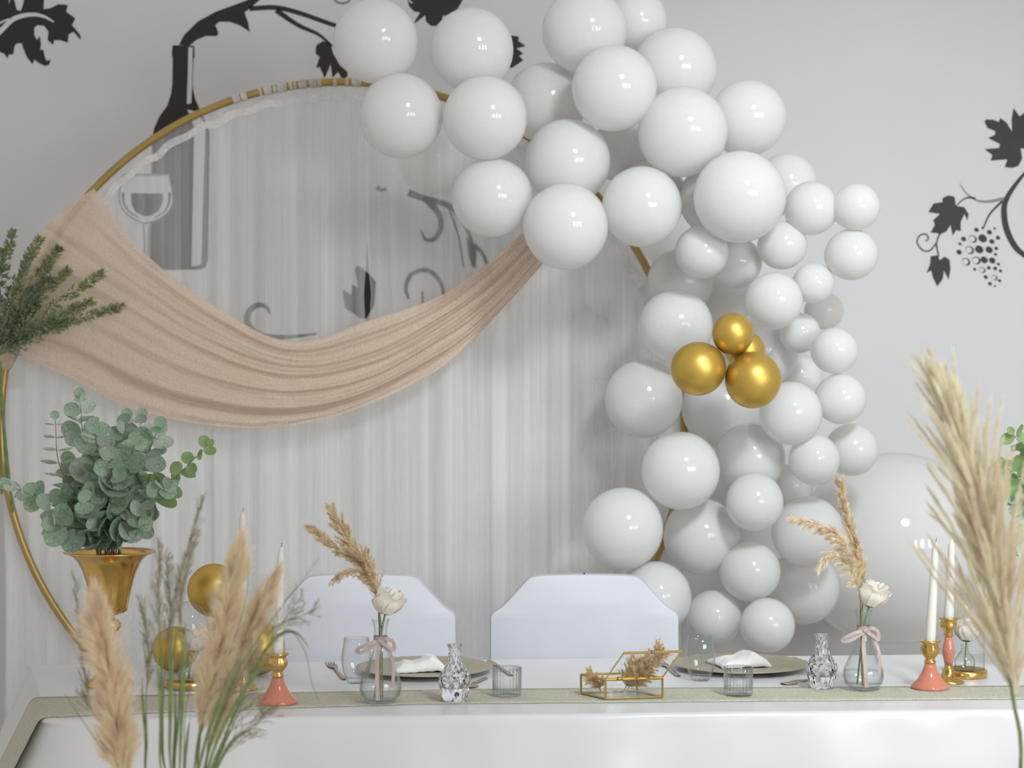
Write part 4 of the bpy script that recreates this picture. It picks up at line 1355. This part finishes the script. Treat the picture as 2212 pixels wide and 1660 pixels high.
# small brown plumes in the left bud vase
G = 'small brown plumes in the bud vases'
neck = pl + Vector((-0.003, 0.0, 0.165))
foot_ = pl + Vector((-0.002, 0.004, 0.008))
yv = pl.y
def q(px, py, dy=0.0): return W(px, py, yv + dy)
ax = [q(812, 1290), q(795, 1230), q(760, 1180), q(722, 1112)]
pampas([foot_, neck] + ax, feather_plume(ax[0:], lambda t: 0.052 * (1 - 0.35 * t), 90, 60, rg, 0.55, 0.017, 0.0015, 0.25, Vector((0.1, 0, 0.3))), 'pampas_brown', 'brown feathery plume standing tallest in the left bud vase', G, r=0.0016)
ax = [q(808, 1270, 0.01), q(785, 1225, 0.01), q(725, 1185, 0.01), q(672, 1140, 0.01)]
pampas([foot_ + Vector((0.006, 0, 0)), neck + Vector((0.004, 0.002, 0))] + ax, feather_plume(ax, lambda t: 0.034 * (1 - 0.5 * t), 80, 50, rg, 0.5, 0.015, 0.0015, 0.2), 'pampas_brown', 'brown plume leaning far left out of the left bud vase', G, r=0.0014)
ax = [q(808, 1262, -0.01), q(780, 1238, -0.01), q(745, 1235, -0.01), q(722, 1252, -0.01)]
pampas([foot_ + Vector((0.002, -0.006, 0)), neck + Vector((0.002, -0.004, 0))] + ax, feather_plume(ax, lambda t: 0.020, 36, 40, rg, 0.6, 0.012, 0.0014, 0.8), 'pampas_brown', 'short drooping brown plume in the left bud vase, above the chair back', G, r=0.0012)
# right bud vase
yv = pr.y
neck = pr + Vector((-0.003, 0.0, 0.165)); foot_ = pr + Vector((0.004, 0.004, 0.008))
ax = [q(1866, 1262), q(1850, 1190), q(1832, 1120), q(1818, 1052)]
pampas([foot_, neck] + ax, feather_plume(ax, lambda t: 0.040 * (1 - 0.3 * t), 90, 60, rg, 0.36, 0.018, 0.0015, 0.1), 'pampas_brown', 'dark brown upright plume in the right bud vase', G, r=0.0016)
ax = [q(1858, 1275, -0.01), q(1835, 1200, -0.01), q(1800, 1150, -0.01), q(1722, 1118, -0.01)]
pampas([foot_ + Vector((-0.006, 0, 0)), neck + Vector((-0.004, -0.002, 0))] + ax, feather_plume(ax, lambda t: 0.034 * (1 - 0.2 * t), 80, 55, rg, 0.5, 0.018, 0.0014, 0.75), 'dried_flower' if False else 'pampas_tan', 'pale tan plume arching left out of the right bud vase', G, r=0.0016)
ax = [q(1853, 1270, -0.02), q(1832, 1222, -0.02), q(1800, 1195, -0.02), q(1772, 1218, -0.02)]
pampas([foot_ + Vector((-0.004, -0.005, 0)), neck + Vector((-0.002, -0.006, 0))] + ax, feather_plume(ax, lambda t: 0.026, 46, 45, rg, 0.6, 0.014, 0.0014, 0.9), 'pampas_tan', 'short tan plume curling down at the left of the right bud vase', G, r=0.0012)

# dried flower heads in the keepsake box
for k, (pa1, pb1, n_, lab) in enumerate([((1345, 1502), (1425, 1408), 34, 'tan dried flower plume lying across the open lid of the keepsake box'), ((1345, 1498), (1372, 1432), 22, 'tan dried flower tuft standing left in the keepsake box'), ((1298, 1496), (1276, 1462), 14, 'pale dried flower tuft in the left corner of the keepsake box')]):
    yb = box.location.y - (0.012 if k == 0 else 0.0)
    a_, b_ = W(*pa1, yb), W(*pb1, yb)
    a_.z = max(a_.z, ZR + 0.006)
    mid2 = a_.lerp(b_, 0.5) + Vector((0.004, -0.004, 0.003))
    ax = [a_.lerp(mid2, 0.35), mid2, b_]
    o = thing('dried_flower', a_, lab, 'dried flower', 'dried flowers in the keepsake box')
    MB().tube(spl([a_] + ax, 12), 0.0011, 6).build('stem', MATS['olive_stem'], o)
    f = feather_plume(ax, lambda t: 0.036 * (1 - 0.3 * t) if k < 2 else 0.020, n_ * 3, 46, rg, 0.8, 0.017, 0.0012, 0.3).build('flower_tuft', MATS['dried_flower'], o)
    f['kind'] = 'stuff'

# ------------------------------------------------------------------ foreground bouquet, left
YF = 3.15
fv = Vector(((395 - CX) * YF / F, YF + 0.04, 0))
vs = thing('floor_vase', fv, 'pale ceramic floor vase holding the left pampas bouquet, below the picture edge', 'vase', 'floor vases for the pampas')
MB().lathe([(0.0, 0.0), (0.085, 0.0), (0.095, 0.01), (0.11, 0.12), (0.10, 0.30), (0.075, 0.46), (0.068, 0.55), (0.082, 0.60), (0.080, 0.602), (0.062, 0.55), (0.066, 0.46), (0.09, 0.30), (0.10, 0.12), (0.08, 0.02), (0.0, 0.02)], 48).build('vase_body', MATS['ceramic'], vs, origin=LOC)
fv2 = Vector(((2200 - CX) * 2.95 / F, 2.99, 0))
vs2 = copy_tree(vs); vs2.location = fv2
vs2['label'] = 'pale ceramic floor vase holding the right pampas plume, below the picture edge'
mouth = fv + Vector((0, 0, 0.60))


def ql(px, py, dy=0.0): return W(px, py, YF + dy)


def bell(a, b, tip=1.0):
    """plume half width in metres: a grows to b, then narrows to the tip"""
    return lambda t: a * (0.55 + 0.45 * min(1, t / 0.2)) * (1 if t < b else max(0.10, 1 - ((t - b) / (1.0 - b)) ** 1.4))


G = 'pampas plumes in the left foreground'
ax = [ql(268, 1720), ql(262, 1640), ql(250, 1540), ql(230, 1430), ql(217, 1370), ql(211, 1312)]
pampas([mouth + Vector((-0.045, 0, -0.30)), mouth + Vector((-0.055, -0.01, 0.0))] + ax, dense_plume(ax, bell(0.046, 0.66), 13000, 0.085, rg, 0.0013, 0.03), 'pampas_tan', 'thick tan pampas plume standing furthest left in the foreground', G)
ax = [ql(432, 1590, 0.02), ql(455, 1480, 0.02), ql(480, 1360, 0.02), ql(502, 1260, 0.02), ql(515, 1195, 0.02)]
pampas([mouth + Vector((0.01, 0, -0.30)), mouth + Vector((0.01, 0.01, 0.0))] + ax, dense_plume(ax, bell(0.040, 0.55), 11000, 0.078, rg, 0.0013, 0.02), 'pampas_tan', 'tallest tan pampas plume of the left bouquet, in front of the candle tip', G)
ax = [ql(448, 1625, 0.05), ql(480, 1510, 0.05), ql(525, 1390, 0.05), ql(568, 1305, 0.05), ql(588, 1262, 0.05)]
pampas([mouth + Vector((0.03, 0, -0.30)), mouth + Vector((0.025, 0.02, 0.0))] + ax, dense_plume(ax, bell(0.034, 0.50), 8000, 0.070, rg, 0.0012, 0.02), 'pampas_tan', 'pale pampas plume leaning right in the left bouquet, before the coral candle', G)
# wispy tails beneath the thin plumes
# grasses: green stems with airy panicles
G = 'green grasses in the left foreground bouquet'
GR = [
    ([(372, 1680), (365, 1560), (368, 1400), (388, 1250), (436, 1085)], 0.34, 'wispy grass stem reaching highest beside the trumpet vase'),
    ([(388, 1680), (390, 1540), (392, 1400), (392, 1290), (420, 1170)], 0.40, 'wispy grass stem beside the highest one, slightly lower'),
    ([(360, 1680), (352, 1560), (358, 1430), (368, 1330), (362, 1215)], 0.40, 'upright wispy grass stem in the middle of the left bouquet'),
    ([(350, 1680), (350, 1560), (350, 1440), (342, 1300), (346, 1185)], 0.42, 'thin grass stem left of the middle of the left bouquet'),
    ([(322, 1700), (318, 1600), (316, 1500), (322, 1420), (308, 1310)], 0.45, 'short grass stem between the left plume and the middle stems'),
    ([(300, 1700), (260, 1620), (215, 1560), (190, 1500), (160, 1250)], 0.38, 'bowed grass stem passing behind the furthest left plume'),
    ([(290, 1700), (230, 1630), (180, 1560), (140, 1500)], 0.0, 'fine grass blade bowing down left before the table corner'),
    ([(425, 1690), (450, 1590), (500, 1470), (580, 1350), (690, 1205)], 0.0, 'long thin grass blade slanting up to the left bud vase'),
    ([(430, 1700), (465, 1580), (520, 1460), (590, 1360), (680, 1320)], 0.62, 'airy grass panicle spreading right over the coral candle'),
    ([(440, 1700), (480, 1570), (550, 1450), (600, 1360), (650, 1290)], 0.62, 'airy grass panicle just left of the spreading one over the candle'),
    ([(415, 1690), (440, 1560), (500, 1400), (532, 1290), (538, 1205)], 0.0, 'dark grass stem between the two right plumes'),
    ([(400, 1690), (398, 1600), (402, 1530), (420, 1450)], 0.0, 'green grass blade at the middle of the left bouquet'),
    ([(378, 1690), (385, 1560), (392, 1440), (400, 1350)], 0.0, 'thick green grass stem at the middle of the left bouquet'),
    ([(455, 1690), (500, 1600), (560, 1560), (570, 1540)], 0.7, 'low green grass tuft leaning right before the table front'),
    ([(445, 1700), (490, 1600), (530, 1500), (545, 1420)], 0.6, 'green grass head rising beside the coral candle holder'),
    ([(600, 1240), (640, 1385), (675, 1450), (680, 1500)], -1, 'thin drooping grass blade before the left covered chair'),
]
for pts, head, lab in GR:
    dy = rg.uniform(-0.05, 0.05)
    P = [ql(a, b, dy) for a, b in pts]
    if head == -1:
        P = [ql(440, 1700, dy), ql(500, 1560, dy), ql(575, 1400, dy), ql(625, 1365, dy), ql(660, 1410, dy), ql(672, 1470, dy), ql(690, 1520, dy)]
    m0 = mouth + Vector((rg.uniform(-0.03, 0.03), rg.uniform(-0.03, 0.03), 0))
    full = [m0 + Vector((0, 0, -0.3)), m0] + P
    o = thing('grass_stem', m0 + Vector((0, 0, -0.3)), lab, 'grass', G)
    thick = 0.0032 if 'thick' in lab else 0.0017
    c = spl(full, 48)
    MB().tube(c, lambda t: thick * (1 - 0.75 * t), 6).build('stem', MATS['green_stem'], o)
    # a long leaf blade hugging the stem
    bl, br = [], []
    for k in range(20):
        t = 0.35 + 0.4 * k / 19
        a, tg = frame_at(c, t)
        s = tg.cross(Vector((0.3, -1, 0.1))).normalized()
        off = Vector((1 if rg.random() < 2 else 0, 0, 0)) * (0.010 * (k / 19) ** 1.6) * (1 if len(lab) % 2 else -1)
        wv = 0.0030 * math.sin(PI * (0.15 + 0.85 * k / 19))
        bl.append(a + off + s * wv); br.append(a + off - s * wv)
    MB().grid([bl, br]).build('blade', MATS['green_stem'], o)
    if head > 0:
        mb = MB()
        cs = [frame_at(c, 1 - head * (1 - k / 24) * 0.72)[0] for k in range(25)]
        airy = head > 0.55
        for b in range(46):
            t = (b + rg.random()) / 46
            p, tg = frame_at(cs, t)
            r = perp(tg, rg)
            a = (0.75 if airy else 0.24) * rg.uniform(0.5, 1.2)
            L = (0.060 if airy else 0.055) * (1.05 - 0.6 * t) * rg.uniform(0.6, 1.2)
            d = (tg * math.cos(a) + r * math.sin(a)).normalized()
            pts2 = [p]
            for k in range(5):
                d = (d + Vector((rg.gauss(0, 0.06), rg.gauss(0, 0.06), -0.02 + rg.gauss(0, 0.05)))).normalized()
                pts2.append(pts2[-1] + d * L / 5)
            mb.tube(pts2, 0.00042, 3, cap=False)
            for _ in range(9):
                s = rg.uniform(0.25, 1)
                qq, tq = frame_at(pts2, s)
                fibre(mb, qq, tq + perp(tq, rg) * rg.uniform(0.3, 0.9), rg.uniform(0.006, 0.013), 0.0010, 0.0, rg)
        h = mb.build('panicle', MATS['grass_seed'], o)
        h['kind'] = 'stuff'

# ------------------------------------------------------------------ foreground plume, right
YF2 = 2.95
def qr(px, py, dy=0.0): return W(px, py, YF2 + dy)


mouth2 = fv2 + Vector((0, 0, 0.60))
stem = [mouth2 + Vector((0, 0, -0.3)), mouth2, qr(2206, 1640), qr(2190, 1520), qr(2170, 1400), qr(2145, 1280), qr(2110, 1140)]
ax = [qr(2192, 1510), qr(2178, 1420), qr(2160, 1310), qr(2135, 1190), qr(2108, 1070), qr(2078, 960), qr(2050, 885)]
c = spl(ax, 30)
mb = MB()
for b in range(230):
    t = ((b + rg.random()) / 230) * 0.95
    p, tg = frame_at(c, t)
    r = perp(tg, rg)
    r = (r + Vector((-0.25 if rg.random() < 0.5 else 0.5, 0, 0))).normalized()
    a = rg.uniform(0.06, 0.62) * (1.1 - 0.5 * t)
    L = rg.uniform(0.14, 0.29) * (1 - 0.60 * t)
    d = (tg * math.cos(a) + r * math.sin(a)).normalized()
    pts = [p]
    for k in range(8):
        d = (d + tg * 0.012 + Vector((0, 0, -0.012))).normalized()
        pts.append(pts[-1] + d * L / 8)
    mb.tube(pts, lambda s: 0.0006 * (1 - 0.7 * s), 3, cap=False)
    for _ in range(150):
        s = rg.random() ** 0.85
        qq, tq = frame_at(pts, s)
        an = rg.uniform(0.05, 0.30)
        fibre(mb, qq, tq * math.cos(an) + perp(tq, rg) * math.sin(an), rg.uniform(0.02, 0.042) * (1 - 0.45 * s), 0.0014, 0.03, rg)
pampas(stem, mb, 'pampas_cream', 'large feathery pampas plume at the right edge in the foreground', 'pampas plume in the right foreground', 'green_stem', r=0.0042)

# ------------------------------------------------------------------ eucalyptus in the trumpet vases
def leaf_mesh(name, m, asp=0.86, seg=14):
    """round cupped leaf of unit length, stalk at the origin, growing along +Y, facing +Z"""
    vs, fs = [Vector((0, 0.5, -0.05))], []
    for rr, cup in ((0.55, -0.02), (1.0, 0.07)):
        for k in range(seg):
            a = 2 * PI * k / seg
            x, y = 0.5 * asp * rr * math.sin(a), 0.5 - 0.5 * rr * math.cos(a)
            if rr == 1.0 and k == 0: y = -0.03
            vs.append(Vector((x, y, cup * (1 - 0.4 * math.cos(2 * a)) + 0.04 * abs(x))))
    for k in range(seg):
        k2 = (k + 1) % seg
        fs.append((0, 1 + k, 1 + k2))
        fs.append((1 + k, 1 + seg + k, 1 + seg + k2, 1 + k2))
    me = bpy.data.meshes.new(name)
    me.from_pydata([tuple(v) for v in vs], [], fs)
    me.polygons.foreach_set('use_smooth', [True] * len(me.polygons))
    me.materials.append(MATS[m])
    return me


LM = [leaf_mesh('leaf', 'eucalyptus'), leaf_mesh('leaf', 'eucalyptus', 0.98), leaf_mesh('leaf', 'eucalyptus_pale', 0.8), leaf_mesh('leaf', 'eucalyptus_young', 0.92)]


def euca_branch(p0, pts, label, group, size=0.050, npair=9, young=False, edge_on=False, start=0.12):
    o = thing('eucalyptus_branch', p0, label, 'branch', group)
    c = spl([p0] + pts, 40)
    MB().tube(c, lambda t: 0.0019 * (1 - 0.65 * t), 6).build('stem', MATS['twig'], o)
    for k in range(npair):
        t = start + (1 - start) * (k + 0.5) / npair
        p, tg = frame_at(c, t)
        r0 = perp(tg, rg)
        sz = 1.38 * size * (1.08 - 0.62 * t ** 1.5) * rg.uniform(0.85, 1.15)
        for s in (-1, 1):
            d = (r0 * s + tg * rg.uniform(0.25, 0.7)).normalized()
            if edge_on: n = (tg + Vector((0, 0.1, 0)) + Vector((rg.gauss(0, .12), 0, rg.gauss(0, .12))))
            else: n = Vector((rg.gauss(0, 0.5), -1.0, rg.gauss(0.25, 0.5)))
            if edge_on: d = (Vector((s, rg.uniform(-.4, .4), 0)) + tg * 0.15).normalized()
            z = (n - d * n.dot(d)).normalized()
            x = d.cross(z).normalized()
            me = LM[3] if (young and t > 0.5) else rg.choice(LM[:3])
            lf = bpy.data.objects.new('leaf', me)
            COL.objects.link(lf)
            lf.parent = o
            M = Matrix((x, d, z)).transposed().to_4x4()
            lf.matrix_local = Matrix.Translation(p - Vector(p0) + d * 0.003) @ M @ Matrix.Scale(sz, 4)
    # leaf at the tip
    p, tg = frame_at(c, 0.995)
    lf = bpy.data.objects.new('leaf', LM[3] if young else LM[1])
    COL.objects.link(lf); lf.parent = o
    z = Vector((0.1, -1, 0.2)); z = (z - tg * z.dot(tg)).normalized()
    lf.matrix_local = Matrix.Translation(p - Vector(p0)) @ Matrix((tg.cross(z), tg, z)).transposed().to_4x4() @ Matrix.Scale(size * (0.6 if not young else 0.45), 4)
    return o


ye = pv.y
G = 'eucalyptus branches in the left trumpet vase'
EB = [
    ([(215, 1080), (182, 960), (173, 862)], 'eucalyptus branch rising highest at the upper left of the bunch', 0.046, 9, 0, 0, 0.0),
    ([(190, 1110), (130, 1010), (119, 905)], 'thin eucalyptus branch with edge-on leaves at far left of the bunch', 0.036, 7, 0, 1, -0.05),
    ([(240, 1080), (262, 980), (272, 908)], 'eucalyptus branch with round top leaf at the upper middle', 0.048, 8, 0, 0, 0.02),
    ([(252, 1090), (290, 990), (305, 905)], 'eucalyptus branch with pointed tip right of the upper middle', 0.046, 8, 0, 0, 0.05),
    ([(260, 1090), (315, 990), (342, 925)], 'eucalyptus branch in the upper right of the bunch', 0.050, 8, 0, 0, -0.02),
    ([(270, 1130), (360, 1050), (450, 962)], 'eucalyptus branch reaching far right with young green tip', 0.042, 10, 1, 0, -0.03),
    ([(195, 1150), (110, 1090), (20, 1050)], 'eucalyptus branch stretching far left over the hoop', 0.048, 9, 0, 0, -0.02),
    ([(265, 1120), (320, 1080), (355, 1050)], 'eucalyptus branch low on the right of the bunch', 0.048, 6, 0, 0, -0.06),
    ([(225, 1080), (215, 1000), (205, 935)], 'dense eucalyptus branch left of the middle', 0.056, 8, 0, 0, -0.05),
    ([(210, 1120), (170, 1050), (150, 1000)], 'eucalyptus branch at the left shoulder of the bunch', 0.052, 7, 0, 0, 0.04),
    ([(245, 1100), (270, 1030), (290, 960)], 'dense eucalyptus branch in front right of the middle', 0.058, 8, 0, 0, -0.07),
    ([(235, 1110), (240, 1050), (240, 990)], 'dense eucalyptus branch in the very middle front', 0.058, 7, 0, 0, -0.08),
    ([(200, 1160), (150, 1140), (115, 1135)], 'short eucalyptus branch hanging over the vase rim, left', 0.052, 5, 0, 0, -0.05),
    ([(265, 1150), (290, 1130), (305, 1115)], 'short eucalyptus branch at the vase rim, right', 0.048, 4, 0, 0, -0.06),
    ([(225, 1150), (215, 1110), (190, 1080)], 'short eucalyptus branch low in the middle of the bunch', 0.056, 5, 0, 0, -0.07),
]
for k, (pts, lab, sz, npair, young, eo, dy) in enumerate(EB):
    p0 = pv + Vector((0.022 * math.cos(k * 2.4), 0.022 * math.sin(k * 2.4), 0.24))
    euca_branch(p0, [W(a, b, ye + dy * (0.5 + 0.5 * i)) for i, (a, b) in enumerate(pts)], lab, G, sz, npair + 2, young, eo, 0.20)
G = 'eucalyptus branches in the right trumpet vase'
ye = pv2.y
for k, (pts, lab, young) in enumerate([
    ([(2290, 1090), (2235, 1000), (2188, 938)], 'eucalyptus branch with the highest leaves at the right edge', 1),
    ([(2280, 1110), (2220, 1050), (2168, 1002)], 'eucalyptus branch with young leaves just behind the right plume', 1),
    ([(2280, 1140), (2230, 1110), (2196, 1085)], 'eucalyptus branch with broad leaf at the right edge', 0),
    ([(2275, 1160), (2225, 1160), (2188, 1165)], 'eucalyptus branch lowest at the right edge behind the plume', 0),
    ([(2320, 1080), (2310, 980), (2320, 880)], 'eucalyptus branch upright past the right picture edge', 0),
    ([(2350, 1080), (2400, 1000), (2440, 930)], 'eucalyptus branch leaning away past the right picture edge', 0)]):
    p0 = pv2 + Vector((0.022 * math.cos(k * 2.4), 0.022 * math.sin(k * 2.4), 0.24))
    euca_branch(p0, [W(a, b, ye) for a, b in pts], lab, G, 0.046, 8, young, 0, 0.30)

# ------------------------------------------------------------------ small-leaved greenery tied to the hoop, left
yg = RING_Y - 0.10
tie = W(-5, 770, yg)
TIPS = [(28, 500, 'upright sprig of small-leaved greenery highest on the hoop'), (5, 540, 'upright sprig of small-leaved greenery at the left picture edge'), (85, 515, 'slim greenery sprig crossing the top of the swag'), (128, 535, 'slim greenery sprig right of the upright ones on the swag'), (150, 580, 'greenery sprig pointing up right over the swag'), (225, 590, 'greenery sprig with olive tips reaching right over the swag'), (268, 660, 'longest greenery sprig reaching right across the swag'), (200, 650, 'dense greenery sprig over the left of the swag'), (110, 600, 'dense greenery sprig at the middle of the tied bunch'), (60, 560, 'dense greenery sprig left of the middle of the tied bunch'), (140, 690, 'low greenery sprig at the bottom of the tied bunch'), (-40, 560, 'greenery sprig past the left picture edge'), (40, 620, 'short dense greenery sprig near the tie'), (80, 660, 'short low greenery sprig near the tie')]
for k, (a, b, lab) in enumerate(TIPS):
    tp = W(a, b, yg + rg.uniform(-0.06, 0.05))
    mid3 = tie.lerp(tp, 0.5) + Vector((-0.012, rg.uniform(-0.02, 0.02), 0.012))
    c = spl([tie, mid3, tp], 24)
    o = thing('greenery_sprig', tie, lab, 'branch', 'greenery sprigs tied to the hoop')
    MB().tube(c, lambda t: 0.0016 * (1 - 0.6 * t), 5).build('stem', MATS['green_stem'], o)
    for part, m_ in ((0, 'box_leaf'), (1, 'box_leaf_olive')):
        mb = MB()
        nl = 260 if part == 0 else 60
        for _ in range(nl):
            t = rg.uniform(0.12, 1) if part == 0 else rg.uniform(0.78, 1)
            p, tg = frame_at(c, t)
            r = perp(tg, rg)
            d = (tg * rg.uniform(0.5, 1.2) + r).normalized()
            p = p + r * rg.uniform(0, 0.022) * (1.2 - 0.9 * t)
            L = rg.uniform(0.010, 0.018)
            s = d.cross(Vector((rg.gauss(0, .6), -1, rg.gauss(0, .6)))).normalized()
            wv = L * 0.24
            nn = d.cross(s).normalized() * L * 0.08
            mb.add([p, p + d * L * 0.45 + s * wv + nn, p + d * L, p + d * L * 0.45 - s * wv + nn, p + d * L * 0.5 - nn * 0.5], [(0, 1, 4), (1, 2, 4), (2, 3, 4), (3, 0, 4)])
        f = mb.build('foliage', MATS[m_], o)
        f['kind'] = 'stuff'
for k, (pts, lab) in enumerate([([(-4, 775), (4, 860), (10, 960), (14, 1045)], 'bare green stem hanging below the greenery, left one'), ([(0, 780), (4, 880), (14, 980), (27, 1108)], 'bare green stem hanging below the greenery, the longest'), ([(-8, 780), (-4, 900), (0, 1000), (4, 1068)], 'bare green stem at the very left picture edge')]):
    P = [W(a, b, yg - 0.01) for a, b in pts]
    o = MB().tube(spl(P, 24), 0.0042, 8).build('plant_stem', MATS['green_stem'], origin=P[0])
    tag(o, lab, 'stem', 'bare stems of the tied greenery')

# ------------------------------------------------------------------ gold balloons lying on the table behind the grasses
me, mk = BM['balloon_gold']
for px, py, r, dpy, kd, lab in [(462, 1275, 57, 4.42, (0.2, 0.9), 'gold balloon resting on two others behind the left glass dome'), (378, 1405, 49, 4.40, (0.9, -0.2), 'gold balloon on the table left of the glass dome'), (558, 1415, 58, 4.36, (-0.9, -0.2), 'gold balloon on the table behind the coral candle holder')]:
    o = bpy.data.objects.new('gold_balloon', me)
    COL.objects.link(o)
    o.location = W(px, py, dpy)
    rad = r * dpy / F
    o.location.z = max(o.location.z, TZ + rad + 0.001)
    o.rotation_mode = 'QUATERNION'
    o.rotation_quaternion = (-Vector((kd[0], 0.4, -kd[1])).normalized()).to_track_quat('Z', 'Y')
    o.scale = (rad, rad, rad)
    tag(o, lab, 'balloon', 'gold balloons on the table')
    kn = bpy.data.objects.new('knot', mk); COL.objects.link(kn); kn.parent = o
